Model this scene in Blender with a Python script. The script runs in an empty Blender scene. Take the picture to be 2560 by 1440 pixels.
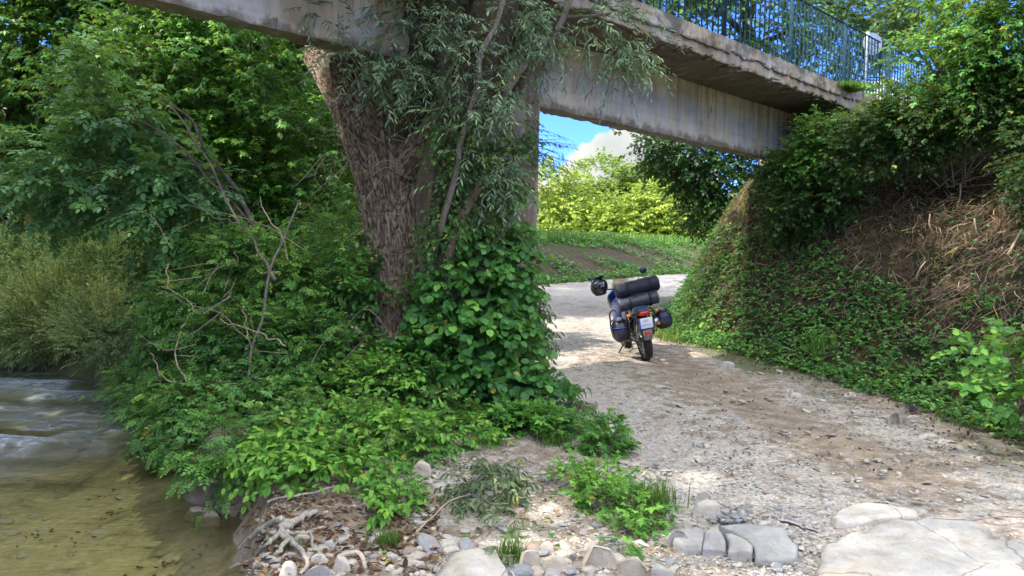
import bpy, bmesh, math, random
import numpy as np
from mathutils import Vector, Matrix, Euler
C = bpy.context.scene
col = C.collection
RNG = np.random.default_rng(7)
random.seed(7)
# ---------------------------------------------------------------- camera, light, exposure
F_PX, CX, CY = 1850.0, 1280.0, 720.0
CAM = np.array([0.0, 0.0, 1.55])
PITCH = math.atan((720 - 665) / F_PX)
ROLL = math.radians(1.5)
_f0 = np.array([0, math.cos(PITCH), -math.sin(PITCH)]); _r0 = np.array([1.0, 0, 0]); _u0 = np.array([0, math.sin(PITCH), math.cos(PITCH)])
_r = _r0 * math.cos(ROLL) + _u0 * math.sin(ROLL)
_u = _u0 * math.cos(ROLL) - _r0 * math.sin(ROLL)
cam_d = bpy.data.cameras.new('camera'); cam = bpy.data.objects.new('camera', cam_d); col.objects.link(cam)
cam_d.sensor_width = 36.0; cam_d.lens = 36.0 * F_PX / 2560.0
cam_d.clip_start = 0.05; cam_d.clip_end = 2000
M = Matrix.Identity(4)
for i in range(3):
    M[i][0] = _r[i]; M[i][1] = _u[i]; M[i][2] = -_f0[i]; M[i][3] = CAM[i]
cam.matrix_world = M
C.camera = cam
SUN_TO = np.array([-0.80, -0.22, 0.80]); SUN_TO /= np.linalg.norm(SUN_TO)
elev = math.asin(SUN_TO[2]); az = math.atan2(SUN_TO[0], SUN_TO[1])
world = bpy.data.worlds.new('World'); C.world = world; world.use_nodes = True
wt = world.node_tree; wt.nodes.clear()
def N(t, ty, **kw):
    n = t.nodes.new(ty)
    for k, v in kw.items():
        if k.startswith('i_'):
            key = k[2:]
            key = int(key) if key.isdigit() else key.replace('_', ' ')
            n.inputs[key].default_value = v
        else: setattr(n, k, v)
    return n
L = lambda t, a, b: t.links.new(a, b)
sky = N(wt, 'ShaderNodeTexSky', sky_type='NISHITA', sun_disc=False, sun_elevation=elev, sun_rotation=az, air_density=1.0, dust_density=0.3, ozone_density=2.5)
tint = N(wt, 'ShaderNodeMix', data_type='RGBA', blend_type='MULTIPLY'); tint.inputs['Factor'].default_value = 1.0
tint.inputs['B'].default_value = (0.165, 0.29, 0.68, 1)
L(wt, sky.outputs[0], tint.inputs['A'])
tc = N(wt, 'ShaderNodeTexCoord')
nz = N(wt, 'ShaderNodeTexNoise', i_Scale=5.5, i_Detail=8.0, i_Roughness=0.55)
L(wt, tc.outputs['Generated'], nz.inputs['Vector'])
sp = N(wt, 'ShaderNodeSeparateXYZ'); L(wt, tc.outputs['Generated'], sp.inputs[0])
# cumulus bank above the horizon: dense where noise beats the height
m1 = N(wt, 'ShaderNodeMath', operation='MULTIPLY_ADD'); L(wt, sp.outputs['Z'], m1.inputs[0]); m1.inputs[1].default_value = -2.0; L(wt, nz.outputs[0], m1.inputs[2])
mr = N(wt, 'ShaderNodeMapRange', interpolation_type='SMOOTHSTEP'); mr.inputs['From Min'].default_value = 0.165; mr.inputs['From Max'].default_value = 0.20
L(wt, m1.outputs[0], mr.inputs['Value'])
nz2 = N(wt, 'ShaderNodeTexNoise', i_Scale=14.0, i_Detail=5.0); L(wt, tc.outputs['Generated'], nz2.inputs['Vector'])
cr = N(wt, 'ShaderNodeValToRGB'); L(wt, nz2.outputs[0], cr.inputs[0])
cr.color_ramp.elements[0].position = 0.3; cr.color_ramp.elements[0].color = (5.3, 5.6, 5.6, 1)
cr.color_ramp.elements[1].position = 0.65; cr.color_ramp.elements[1].color = (8.1, 8.1, 7.5, 1)
nz3 = N(wt, 'ShaderNodeTexNoise', i_Scale=2.6, i_Detail=7.0, i_Roughness=0.55); L(wt, tc.outputs['Generated'], nz3.inputs['Vector'])
hi = N(wt, 'ShaderNodeMapRange', interpolation_type='SMOOTHSTEP'); hi.inputs['From Min'].default_value = 0.26; hi.inputs['From Max'].default_value = 0.55; hi.inputs['To Max'].default_value = 0.16  # more cloud overhead, out of view, added for fill light
L(wt, sp.outputs['Z'], hi.inputs['Value'])
m3 = N(wt, 'ShaderNodeMath', operation='ADD'); L(wt, nz3.outputs[0], m3.inputs[0]); L(wt, hi.outputs[0], m3.inputs[1])
mr3 = N(wt, 'ShaderNodeMapRange', interpolation_type='SMOOTHSTEP'); mr3.inputs['From Min'].default_value = 0.60; mr3.inputs['From Max'].default_value = 0.68; L(wt, m3.outputs[0], mr3.inputs['Value'])
mm = N(wt, 'ShaderNodeMath', operation='MAXIMUM'); L(wt, mr.outputs[0], mm.inputs[0]); L(wt, mr3.outputs[0], mm.inputs[1])
mx = N(wt, 'ShaderNodeMix', data_type='RGBA'); L(wt, mm.outputs[0], mx.inputs['Factor']); L(wt, tint.outputs['Result'], mx.inputs['A']); far = N(wt, 'ShaderNodeMapRange', interpolation_type='SMOOTHSTEP'); far.inputs['From Min'].default_value = 0.18; far.inputs['From Max'].default_value = 0.42; far.inputs['To Min'].default_value = 0.17; far.inputs['To Max'].default_value = 1.0; L(wt, sp.outputs['Z'], far.inputs['Value'])
dim = N(wt, 'ShaderNodeMix', data_type='RGBA', blend_type='MULTIPLY'); dim.inputs['Factor'].default_value = 1.0; L(wt, cr.outputs[0], dim.inputs['A']); L(wt, far.outputs[0], dim.inputs['B'])
L(wt, dim.outputs['Result'], mx.inputs['B'])
bg = N(wt, 'ShaderNodeBackground', i_Strength=0.15); L(wt, mx.outputs['Result'], bg.inputs[0])
wo = N(wt, 'ShaderNodeOutputWorld'); L(wt, bg.outputs[0], wo.inputs[0])
sd = bpy.data.lights.new('sun', 'SUN'); sd.energy = 2.0; sd.angle = math.radians(0.6); sd.color = (1.0, 0.95, 0.86)
so = bpy.data.objects.new('sun', sd); col.objects.link(so)
so.rotation_euler = Vector(tuple(SUN_TO)).to_track_quat('Z', 'Y').to_euler()
so.location = (-20, -5, 25)
C.view_settings.view_transform = 'Standard'; C.view_settings.look = 'None'; C.view_settings.gamma = 1.0; C.view_settings.use_curve_mapping = False
C.view_settings.exposure = 2.42
C.render.engine = 'CYCLES'
C.cycles.max_bounces = 7; C.cycles.diffuse_bounces = 4; C.cycles.transparent_max_bounces = 12; C.cycles.transmission_bounces = 5

# ---------------------------------------------------------------- pixel rays of the photograph -> points
def ray(px, py):
    d = _f0 + _r * ((px - CX) / F_PX) + _u * ((CY - py) / F_PX)
    return d / d[1]
def P(px, py, Y): return CAM + ray(px, py) * Y
def project(p):
    q = np.asarray(p) - CAM
    z = q @ _f0
    zz = np.maximum(z, 1e-3)
    return CX + F_PX * (q @ _r) / zz, CY - F_PX * (q @ _u) / zz, z

# ---------------------------------------------------------------- value noise
def _hash(ix, iy, iz, s):
    h = (ix * 374761393 + iy * 668265263 + iz * 2147483647 + s * 974634777) & 0x7fffffff
    h = (h ^ (h >> 13)) * 1274126177 & 0x7fffffff
    h = (h ^ (h >> 16)) * 1911520717 & 0x7fffffff
    return ((h ^ (h >> 15)) & 0xffffff) / float(0xffffff)
def vnoise(x, y, z=0.0, s=0):
    x, y, z = np.broadcast_arrays(np.asarray(x, float), np.asarray(y, float), np.asarray(z, float))
    ix = np.floor(x).astype(np.int64); iy = np.floor(y).astype(np.int64); iz = np.floor(z).astype(np.int64)
    fx = x - ix; fy = y - iy; fz = z - iz
    fx = fx * fx * (3 - 2 * fx); fy = fy * fy * (3 - 2 * fy); fz = fz * fz * (3 - 2 * fz)
    def c(a, b, d): return _hash(ix + a, iy + b, iz + d, s)
    v0 = (c(0,0,0)*(1-fx)+c(1,0,0)*fx)*(1-fy)+(c(0,1,0)*(1-fx)+c(1,1,0)*fx)*fy
    v1 = (c(0,0,1)*(1-fx)+c(1,0,1)*fx)*(1-fy)+(c(0,1,1)*(1-fx)+c(1,1,1)*fx)*fy
    return v0*(1-fz)+v1*fz
def fbm(x, y, z=0.0, s=0, o=4, g=0.5):
    t = 0; a = 1; n = 0
    for k in range(o):
        t = t + a * vnoise(np.asarray(x)*2**k, np.asarray(y)*2**k, np.asarray(z)*2**k, s + k * 17); n += a; a *= g
    return t / n
def sstep(a, b, x):
    t = np.clip((np.asarray(x, float) - a) / (b - a), 0, 1); return t * t * (3 - 2 * t)

# ---------------------------------------------------------------- terrain
def sdist(x, y, poly):
    """distance to a closed polygon, positive inside"""
    x = np.asarray(x, float); y = np.asarray(y, float)
    d = np.full(x.shape, 1e9); ins = np.zeros(x.shape, bool)
    n = len(poly)
    for i in range(n):
        ax, ay = poly[i]; bx, by = poly[(i + 1) % n]
        ex, ey = bx - ax, by - ay
        t = np.clip(((x - ax) * ex + (y - ay) * ey) / (ex * ex + ey * ey), 0, 1)
        d = np.minimum(d, np.hypot(x - ax - ex * t, y - ay - ey * t))
        if ay != by:
            c = ((ay > y) != (by > y)) & (x < ex * (y - ay) / (by - ay) + ax)
            ins ^= c
    return np.where(ins, d, -d)
WATER_Z = -0.32
RIVER = [(-1.35, -12), (-1.4, 2.5), (-1.5, 3.6), (-1.62, 4.35), (-1.78, 4.75), (-1.95, 5.15), (-2.45, 5.62), (-2.62, 5.9), (-2.9, 6.5), (-3.45, 7.4),
         (-3.75, 8.2), (-4.7, 9.2), (-5.4, 10.0), (-6.6, 11.2), (-8.0, 12.2), (-12, 13.4), (-18, 14.5), (-17, 10), (-11, 6), (-8.5, 0), (-8.5, -12)]
TOE = [(5.6, -12), (5.2, 2.0), (4.75, 5.0), (4.6, 6.7), (4.35, 8.2), (4.05, 9.6), (3.45, 11.0), (2.95, 12.3), (2.75, 13.6), (2.95, 15.2), (3.4, 16.8), (4.6, 19.0), (8, 22.5), (16, 28), (30, 34), (60, 34), (60, -12)]
def YB(x):
    """where the meadow bank starts behind the bend of the track"""
    return 28.4 + np.clip(0.95 * (np.asarray(x, float) - 1.0), -1.5, 13)
def H(x, y, rough=True):
    x, y = np.broadcast_arrays(np.asarray(x, float), np.asarray(y, float))
    base = np.interp(y, [-10, 0, 4, 7, 10.6, 16, 24, 28, 31, 36, 44], [-0.02, 0.0, 0.0, 0.08, 0.27, 0.5, 0.76, 0.88, 1.12, 1.5, 1.75])
    yb = 35 + (YB(x) - 35)
    bank = 1.5 * sstep(0, 1, (y - yb) / 7.0)
    base = base + bank * sstep(-12, -4, x) + 0.9 * sstep(34, 44, y) * (1 - sstep(-12, -4, x))
    base = base + 0.10 * (fbm(x * 0.35, y * 0.35, 0, 3, 3) - 0.5)
    # hill beyond the far trees
    base = base + 21 * sstep(75, 230, y - 0.25 * x) + 10 * sstep(60, 160, -x)
    e = sdist(x, y, TOE) + 0.55 * (fbm(x * 0.5, y * 0.5, 0, 9, 4) - 0.5)
    slope = 1.18 + 1.0 * sstep(10.5, 14, y) * sstep(7.0, 4.5, x)
    top = 4.35
    em = np.clip(e, 0, None)
    em = np.where(em < 0.4, em * em / 0.8, em - 0.2) * slope
    room = np.maximum(top - base, 0.01)
    em = room * (1 - np.exp(-(em / room) - 0.9 * (em / room) ** 3))
    z = base + em
    s = sdist(x, y, RIVER) + 0.22 * (fbm(x * 2.1, y * 2.1, 0, 5, 3) - 0.5)
    # bank edge and bed
    zb = -0.56 - 0.10 * sstep(1, 4, s) + 0.12 * (fbm(x * 0.9, y * 0.9, 0, 21, 3) - 0.5)
    land = z
    w = sstep(-0.30, 0.02, s)
    w2 = sstep(0.0, 1.0, s)
    z = land * (1 - w) + (WATER_Z - 0.06) * w
    z = z * (1 - w2) + zb * w2
    far = sstep(0.0, 3.0, -s) * sstep(11, 14, y) * sstep(-4, -7, x)
    z = z + 0.5 * far
    if rough:
        r = (0.05 * (fbm(x * 1.7, y * 1.7, 0, 31, 3) - 0.5) + 0.03 * (fbm(x * 7, y * 7, 0, 37, 3) - 0.5))
        z = z + r * (1 + 2.5 * sstep(0.2, 1.0, e))
    return z
_YS = 2.5 * (70 / 2.5) ** np.linspace(0, 1, 90)
def GN(px, py, lift=0.0):
    px = np.atleast_1d(np.asarray(px, float)); py = np.atleast_1d(np.asarray(py, float)); lift = np.broadcast_to(lift, px.shape)
    d = _f0 + ((px - CX) / F_PX)[:, None] * _r + ((CY - py) / F_PX)[:, None] * _u; d = d / d[:, 1:2]
    def gap(y): q = CAM + d * y[:, None]; return q[:, 2] - H(q[:, 0], q[:, 1], False) - lift
    X_ = CAM[0] + d[:, 0:1] * _YS; Z_ = CAM[2] + d[:, 2:3] * _YS
    g = Z_ - H(X_, np.broadcast_to(_YS, X_.shape), False) - lift[:, None]
    i = np.where((g < 0).any(1), np.argmax(g < 0, axis=1), len(_YS) - 1); lo = _YS[np.maximum(i - 1, 0)].copy(); hi = _YS[i].copy()
    for _ in range(9):
        m = (lo + hi) / 2; b = gap(m) < 0; hi = np.where(b, m, hi); lo = np.where(b, lo, m)
    return CAM + d * hi[:, None]
def G(px, py, lift=0.0): return GN(px, py, lift)[0]

# ---------------------------------------------------------------- mesh helpers
def np_mesh(name, V, F, tint=None, smooth=False, uv=None):
    """F: (n,3) or (n,4) array, or a list of both"""
    V = np.ascontiguousarray(V, np.float32)
    Fs = F if isinstance(F, list) else [F]
    Fs = [np.asarray(f, np.int32) for f in Fs if len(f)]
    me = bpy.data.meshes.new(name)
    nl = sum(f.size for f in Fs); nf = sum(len(f) for f in Fs)
    me.vertices.add(len(V)); me.vertices.foreach_set('co', V.ravel())
    me.loops.add(nl); me.loops.foreach_set('vertex_index', np.concatenate([f.ravel() for f in Fs]))
    tot = np.concatenate([np.full(len(f), f.shape[1], np.int32) for f in Fs])
    st = np.concatenate([[0], np.cumsum(tot)[:-1]]).astype(np.int32)
    me.polygons.add(nf); me.polygons.foreach_set('loop_start', st)
    me.polygons.foreach_set('use_smooth', np.full(nf, smooth))
    if tint is not None:
        for nm, t in (tint.items() if isinstance(tint, dict) else {'tint': tint}.items()):
            a = me.attributes.new(nm, 'FLOAT', 'POINT'); a.data.foreach_set('value', np.asarray(t, np.float32))
    me.update(calc_edges=True)
    return me
def link(name, me, mat=None, parent=None, **props):
    o = bpy.data.objects.new(name, me); col.objects.link(o)
    if mat is not None and me is not None and len(me.materials) == 0: me.materials.append(mat)
    if parent is not None: o.parent = parent
    for k, v in props.items():
        if v: o[k] = v
    return o
def empty(name, loc, label, cat, group=None, rot=None):
    o = bpy.data.objects.new(name, None); col.objects.link(o); o.location = tuple(loc)
    o.empty_display_size = 0.2
    if rot is not None: o.rotation_euler = rot
    o['label'] = label; o['category'] = cat
    if group: o['group'] = group
    return o
def tube_arrays(paths, radii, sides=5):
    """list of (n,3) paths, list of (n,) radii -> V,F(quads)"""
    Vs, Fs, off = [], [], 0
    ang = np.linspace(0, 2 * np.pi, sides, endpoint=False)
    for p, r in zip(paths, radii):
        p = np.asarray(p, float); r = np.broadcast_to(np.asarray(r, float), (len(p),))
        t = np.gradient(p, axis=0); t /= np.linalg.norm(t, axis=1)[:, None] + 1e-9
        ref = np.array([0.31, 0.17, 0.93]) if abs(t[0][2]) < 0.8 else np.array([0.95, 0.2, 0.1])
        a = np.cross(t, ref); a /= np.linalg.norm(a, axis=1)[:, None] + 1e-9
        b = np.cross(t, a)
        ring = p[:, None] + r[:, None, None] * (np.cos(ang)[None, :, None] * a[:, None] + np.sin(ang)[None, :, None] * b[:, None])
        n = len(p); Vs.append(ring.reshape(-1, 3))
        i = np.arange(n - 1)[:, None] * sides; j = np.arange(sides)[None]; k = (j + 1) % sides
        Fs.append((np.stack([i + j, i + k, i + sides + k, i + sides + j], -1).reshape(-1, 4)) + off)
        off += n * sides
    return np.concatenate(Vs), np.concatenate(Fs)
def tubes(name, paths, radii, mat, parent=None, sides=5, cap=False, **props):
    V, Fq = tube_arrays(paths, radii, sides)
    F = [Fq]
    if cap:
        off = 0; caps = []
        for p in paths:
            n = len(p)
            for base in (off, off + (n - 1) * sides):
                for k in range(1, sides - 1): caps.append((base, base + k, base + k + 1))
            off += n * sides
        F.append(np.array(caps))
    return link(name, np_mesh(name, V, F, smooth=True), mat, parent, **props)
def spline(pts, n):
    """Catmull-Rom through control rows"""
    p = np.asarray(pts, float); m = len(p)
    if m < 3:
        s = np.linspace(0, 1, n)[:, None]; return p[0] * (1 - s) + p[-1] * s
    q = np.vstack([2 * p[0] - p[1], p, 2 * p[-1] - p[-2]])
    t = np.linspace(0, m - 1 - 1e-6, n); i = t.astype(int); f = (t - i)[:, None]
    a, b, c, d = q[i], q[i + 1], q[i + 2], q[i + 3]
    return 0.5 * (2 * b + (c - a) * f + (2 * a - 5 * b + 4 * c - d) * f**2 + (3 * b - a - 3 * c + d) * f**3)
def box_mesh(name, sx, sy, sz, bevel=0.0, seg=2, taper=None):
    bm = bmesh.new(); bmesh.ops.create_cube(bm, size=1.0)
    for v in bm.verts:
        v.co = Vector((v.co.x * sx, v.co.y * sy, v.co.z * sz))
        if taper: taper(v)
    if bevel > 0: bmesh.ops.bevel(bm, geom=bm.edges[:], offset=bevel, segments=seg, affect='EDGES', profile=0.6)
    me = bpy.data.meshes.new(name); bm.to_mesh(me); bm.free()
    if bevel > 0:
        for p in me.polygons: p.use_smooth = True
    return me

# ---------------------------------------------------------------- materials
def new_mat(name):
    m = bpy.data.materials.new(name); m.use_nodes = True; m.node_tree.nodes.clear(); return m
def ramp(t, fac, stops, interp='LINEAR'):
    r = N(t, 'ShaderNodeValToRGB'); r.color_ramp.interpolation = interp
    L(t, fac, r.inputs[0])
    while len(r.color_ramp.elements) < len(stops): r.color_ramp.elements.new(0.5)
    for e, (p, c) in zip(r.color_ramp.elements, stops):
        e.position = p; e.color = (*c, 1)
    return r.outputs[0]
def mixc(t, fac, a, b, mode='MIX'):
    m = N(t, 'ShaderNodeMix', data_type='RGBA', blend_type=mode)
    for k, v in (('Factor', fac), ('A', a), ('B', b)):
        if isinstance(v, (int, float)): m.inputs[k].default_value = v
        elif isinstance(v, tuple): m.inputs[k].default_value = (*v, 1)
        else: L(t, v, m.inputs[k])
    return m.outputs['Result']
def mth(t, op, a, b=None, c=None, clamp=False):
    m = N(t, 'ShaderNodeMath', operation=op, use_clamp=clamp)
    for k, v in enumerate((a, b, c)):
        if v is None: continue
        if isinstance(v, (int, float)): m.inputs[k].default_value = v
        else: L(t, v, m.inputs[k])
    return m.outputs[0]
def noise(t, vec, scale, detail=3.0, rough=0.5, dist=0.0, out=0):
    n = N(t, 'ShaderNodeTexNoise', i_Scale=scale, i_Detail=detail, i_Roughness=rough, i_Distortion=dist)
    if vec is not None: L(t, vec, n.inputs['Vector'])
    return n.outputs[out]
def mapping(t, vec, scale=(1, 1, 1), rot=(0, 0, 0)):
    m = N(t, 'ShaderNodeMapping'); m.inputs['Scale'].default_value = scale; m.inputs['Rotation'].default_value = rot
    L(t, vec, m.inputs[0]); return m.outputs[0]
def geo_pos(t): return N(t, 'ShaderNodeNewGeometry').outputs['Position']
def obj_pos(t): return N(t, 'ShaderNodeTexCoord').outputs['Object']
def bump(t, h, strength=0.5, dist=0.02, normal=None):
    b = N(t, 'ShaderNodeBump', i_Strength=strength, i_Distance=dist); L(t, h, b.inputs['Height'])
    if normal is not None: L(t, normal, b.inputs['Normal'])
    return b.outputs[0]
def attr(t, name): return N(t, 'ShaderNodeAttribute', attribute_name=name).outputs['Fac']
def finish(m, color=None, rough=0.7, normal=None, spec=0.4, metal=0.0, **kw):
    t = m.node_tree
    b = N(t, 'ShaderNodeBsdfPrincipled')
    if color is not None:
        if isinstance(color, tuple): b.inputs['Base Color'].default_value = (*color, 1)
        else: L(t, color, b.inputs['Base Color'])
    if isinstance(rough, (int, float)): b.inputs['Roughness'].default_value = rough
    else: L(t, rough, b.inputs['Roughness'])
    b.inputs['Specular IOR Level'].default_value = spec; b.inputs['Metallic'].default_value = metal
    if normal is not None: L(t, normal, b.inputs['Normal'])
    for k, v in kw.items(): b.inputs[k.replace('_', ' ')].default_value = v
    o = N(t, 'ShaderNodeOutputMaterial'); L(t, b.outputs[0], o.inputs[0])
    return m
def simple(name, color, rough=0.6, metal=0.0, var=0.15, scale=30.0, bmp=0.1, spec=0.4, **kw):
    m = new_mat(name); t = m.node_tree; p = obj_pos(t)
    n = noise(t, p, scale, 4.0)
    dark = tuple(c * (1 - var) for c in color); lite = tuple(min(1, c * (1 + var)) for c in color)
    c = ramp(t, n, [(0.3, dark), (0.7, lite)])
    return finish(m, c, rough, bump(t, n, bmp, 0.01) if bmp else None, spec, metal, **kw)
def leaf_mat(name, stops, trans=0.35, rough=0.42, tcol=(0.45, 0.62, 0.08), spec=0.25):
    """stops run from the darkest leaf to the lightest young one"""
    m = new_mat(name); t = m.node_tree
    k = len(stops)
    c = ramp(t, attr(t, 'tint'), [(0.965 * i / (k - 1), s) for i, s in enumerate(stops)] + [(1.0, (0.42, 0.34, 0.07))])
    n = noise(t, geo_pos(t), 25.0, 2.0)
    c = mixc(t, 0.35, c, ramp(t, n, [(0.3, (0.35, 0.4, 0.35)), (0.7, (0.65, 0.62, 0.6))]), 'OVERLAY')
    b = N(t, 'ShaderNodeBsdfPrincipled', i_Roughness=rough); L(t, c, b.inputs['Base Color']); b.inputs['Specular IOR Level'].default_value = spec
    tr = N(t, 'ShaderNodeBsdfTranslucent'); tcn = mixc(t, 0.6, c, tcol, 'MIX')
    tm = mixc(t, 1.0, tcn, (0.75, 0.75, 0.75), 'MULTIPLY'); L(t, tm, tr.inputs[0])
    ms = N(t, 'ShaderNodeMixShader', i_0=trans); L(t, b.outputs[0], ms.inputs[1]); L(t, tr.outputs[0], ms.inputs[2])
    o = N(t, 'ShaderNodeOutputMaterial'); L(t, ms.outputs[0], o.inputs[0])
    return m
def ground_mat(name, kind):
    m = new_mat(name); t = m.node_tree; p = geo_pos(t)
    big = noise(t, p, 0.9, 5.0, 0.6)
    mid = noise(t, p, 6.0, 6.0, 0.65)
    fine = noise(t, p, 70.0, 4.0, 0.7)
    def vor(scale, dist='F1'):
        v = N(t, 'ShaderNodeTexVoronoi', i_Scale=scale, i_Randomness=1.0); L(t, mapping(t, p, (1, 1, 1.5)), v.inputs['Vector']); return v
    v1, v2, v3 = vor(26.0), vor(60.0), vor(11.0)
    stone = ramp(t, N2(t, v1.outputs['Color']), [(0.0, (0.24, 0.205, 0.17)), (0.35, (0.32, 0.29, 0.25)), (0.7, (0.42, 0.395, 0.35)), (1.0, (0.30, 0.295, 0.28))])
    stone2 = ramp(t, N2(t, v2.outputs['Color']), [(0.0, (0.17, 0.135, 0.105)), (0.4, (0.30, 0.265, 0.225)), (1.0, (0.49, 0.465, 0.425))])
    st = mixc(t, 0.5, stone, stone2)
    dirt = ramp(t, mid, [(0.25, (0.12, 0.095, 0.07)), (0.5, (0.23, 0.185, 0.14)), (0.75, (0.34, 0.285, 0.22))])
    if kind in ('track', 'ground'):
        g = attr(t, 'gravel')
        f = mth(t, 'ADD', mth(t, 'MULTIPLY', mth(t, 'SUBTRACT', mid, 0.5), 1.6), g)
        f = mth(t, 'ADD', f, mth(t, 'MULTIPLY', mth(t, 'SUBTRACT', big, 0.5), 0.9))
        f = mth(t, 'ADD', f, mth(t, 'MULTIPLY', mth(t, 'SUBTRACT', 0.35, v1.outputs['Distance']), 0.35))
        fr = ramp(t, f, [(0.35, (0, 0, 0)), (0.65, (1, 1, 1))])
        c = mixc(t, fr, dirt, st)
        if kind == 'ground': c = mixc(t, mth(t, 'MULTIPLY', attr(t, 'green'), 0.8), c, ramp(t, fine, [(0.3, (0.03, 0.045, 0.02)), (0.7, (0.09, 0.12, 0.035))]))
        h = mth(t, 'ADD', mth(t, 'MULTIPLY', mth(t, 'SUBTRACT', 0.6, v1.outputs['Distance']), 1.0), mth(t, 'MULTIPLY', v2.outputs['Distance'], -0.5))
        h = mth(t, 'ADD', h, mth(t, 'MULTIPLY', fine, 0.35))
        return finish(m, c, 0.92, bump(t, h, 0.65, 0.012), 0.15)
    if kind == 'bed':
        c = ramp(t, mid, [(0.2, (0.32, 0.27, 0.14)), (0.5, (0.52, 0.44, 0.25)), (0.8, (0.62, 0.54, 0.34))])
        dk = ramp(t, noise(t, p, 1.6, 6.0, 0.7, 0.6), [(0.50, (1, 1, 1)), (0.62, (0.30, 0.32, 0.28))])
        c = mixc(t, 0.8, c, dk, 'MULTIPLY')
        cob = ramp(t, v3.outputs['Distance'], [(0.0, (1.15, 1.15, 1.15)), (0.5, (0.7, 0.7, 0.7))])
        c = mixc(t, 0.5, c, cob, 'MULTIPLY')
        return finish(m, c, 0.8, bump(t, mth(t, 'ADD', mid, fine), 0.6, 0.03), 0.2)
    if kind == 'bankearth':
        c = ramp(t, mid, [(0.25, (0.05, 0.033, 0.022)), (0.55, (0.13, 0.088, 0.055)), (0.8, (0.24, 0.17, 0.105))])
        gr = ramp(t, big, [(0.42, (0, 0, 0)), (0.6, (1, 1, 1))])
        c = mixc(t, gr, c, ramp(t, fine, [(0.3, (0.02, 0.032, 0.014)), (0.7, (0.05, 0.075, 0.03))]))
        return finish(m, c, 0.95, bump(t, mth(t, 'ADD', mid, fine), 0.9, 0.06), 0.1)
    if kind == 'meadow':
        br = ramp(t, mth(t, 'ADD', noise(t, mapping(t, p, (1, 1, 2.5)), 0.5, 5.0, 0.65), mth(t, 'MULTIPLY', attr(t, 'green'), 0.35)), [(0.50, (0, 0, 0)), (0.66, (1, 1, 1))])
        c = mixc(t, br, ramp(t, mid, [(0.2, (0.065, 0.05, 0.036)), (0.8, (0.16, 0.125, 0.08))]), ramp(t, mid, [(0.2, (0.03, 0.075, 0.02)), (0.8, (0.09, 0.16, 0.035))]))
        return finish(m, c, 0.95, bump(t, mth(t, 'ADD', mid, fine), 0.9, 0.1), 0.1)
    if kind == 'hill':
        c = ramp(t, noise(t, p, 0.12, 8.0, 0.75), [(0.3, (0.015, 0.035, 0.015)), (0.7, (0.06, 0.11, 0.035))])
        return finish(m, c, 1.0, bump(t, noise(t, p, 0.4, 6.0, 0.7), 1.0, 2.0), 0.0)
def N2(t, c):
    s = N(t, 'ShaderNodeSeparateColor'); L(t, c, s.inputs[0]); return s.outputs[0]
# ---------------------------------------------------------------- the ground, cut into its regions
def track_mask(x, y):
    """1 on the vehicle track"""
    cx = np.interp(y, [-5, 3, 5, 7, 9, 11, 14, 18, 22, 26, 30, 36], [2.6, 2.4, 2.1, 1.8, 1.55, 1.25, 0.85, 0.7, 1.4, 3.2, 7, 14])
    hw = np.interp(y, [-5, 3, 6, 9, 12, 16, 22, 26, 30, 36], [2.6, 2.4, 2.1, 1.75, 1.55, 1.5, 2.2, 4.0, 8, 14])
    m = hw - np.abs(x - cx) + 0.35 * (fbm(x * 1.3, y * 1.3, 0, 61, 3) - 0.5)
    return np.where(y > 34.6 + (YB(x) - 35), -1, m), cx
def spaced(a, b, segs):
    out = []
    x = a
    while x < b:
        out.append(x)
        st = next(s for lim, s in segs if x < lim)
        x += st
    out.append(b); return np.array(out)
gx = np.concatenate([-spaced(0.035, 260, [(3.2, .07), (7, .13), (16, .3), (40, 1.2), (999, 9)])[::-1], spaced(0.035, 260, [(5.0, .07), (9, .12), (16, .3), (40, 1.2), (999, 9)])])
gy = np.concatenate([spaced(-40, 2.4, [(-6, 3), (1, .5), (9, .12)])[:-1], spaced(2.4, 320, [(7, .055), (11, .085), (17, .14), (30, .35), (46, .5), (80, 3), (999, 10)])])
X, Y = np.meshgrid(gx, gy)
Z = H(X, Y)
_tm, _cx = track_mask(X, Y)
_e = sdist(X, Y, TOE); _s = sdist(X, Y, RIVER)
# wheel ruts and hump
rut = np.exp(-((np.abs(X - _cx) - 0.75) / 0.25) ** 2) * np.clip(_tm * 2, 0, 1)
Z = Z - 0.035 * rut * (Y < 34)
gravel = 0.56 + 0.10 * sstep(9, 7, Y) - 0.0 * X
# bare earth along the right rut and the toe; clean chippings in the left lane; pale beaten gravel under the bridge
gravel = gravel + 0.22 * np.exp(-((X - (_cx - 0.75)) / 0.55) ** 2) - 0.45 * np.exp(-((X - (_cx + 0.95)) / 0.5) ** 2) * sstep(4.6, 5.6, Y) * sstep(11.5, 8.5, Y)
gravel = gravel - 0.35 * np.exp(-(_e + 0.15) ** 2 / 0.2) - 0.9 * sstep(-1.2, -0.35, _s) - 0.16 * sstep(1.9, 0.6, X) * sstep(8, 6, Y) + 0.15 * sstep(10, 13, Y)
green = sstep(0.1, -0.6, _tm) * sstep(8.0, 10.5, Y) + sstep(0.3, -0.2, _s + 0.9) * 0
green = np.clip(green + sstep(0.55, 0.7, fbm(X * 1.2, Y * 1.2, 0, 71, 3)) * 0.5 * (_tm < 0.3), 0, 1)
nV = X.size; ny, nx = X.shape
idx = np.arange(nV).reshape(ny, nx)
Q = np.stack([idx[:-1, :-1], idx[:-1, 1:], idx[1:, 1:], idx[1:, :-1]], -1).reshape(-1, 4)
cxq = X.ravel()[Q].mean(1); cyq = Y.ravel()[Q].mean(1)
tq = _tm.ravel()[Q].mean(1); eq = _e.ravel()[Q].mean(1); sq = _s.ravel()[Q].mean(1)
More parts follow.
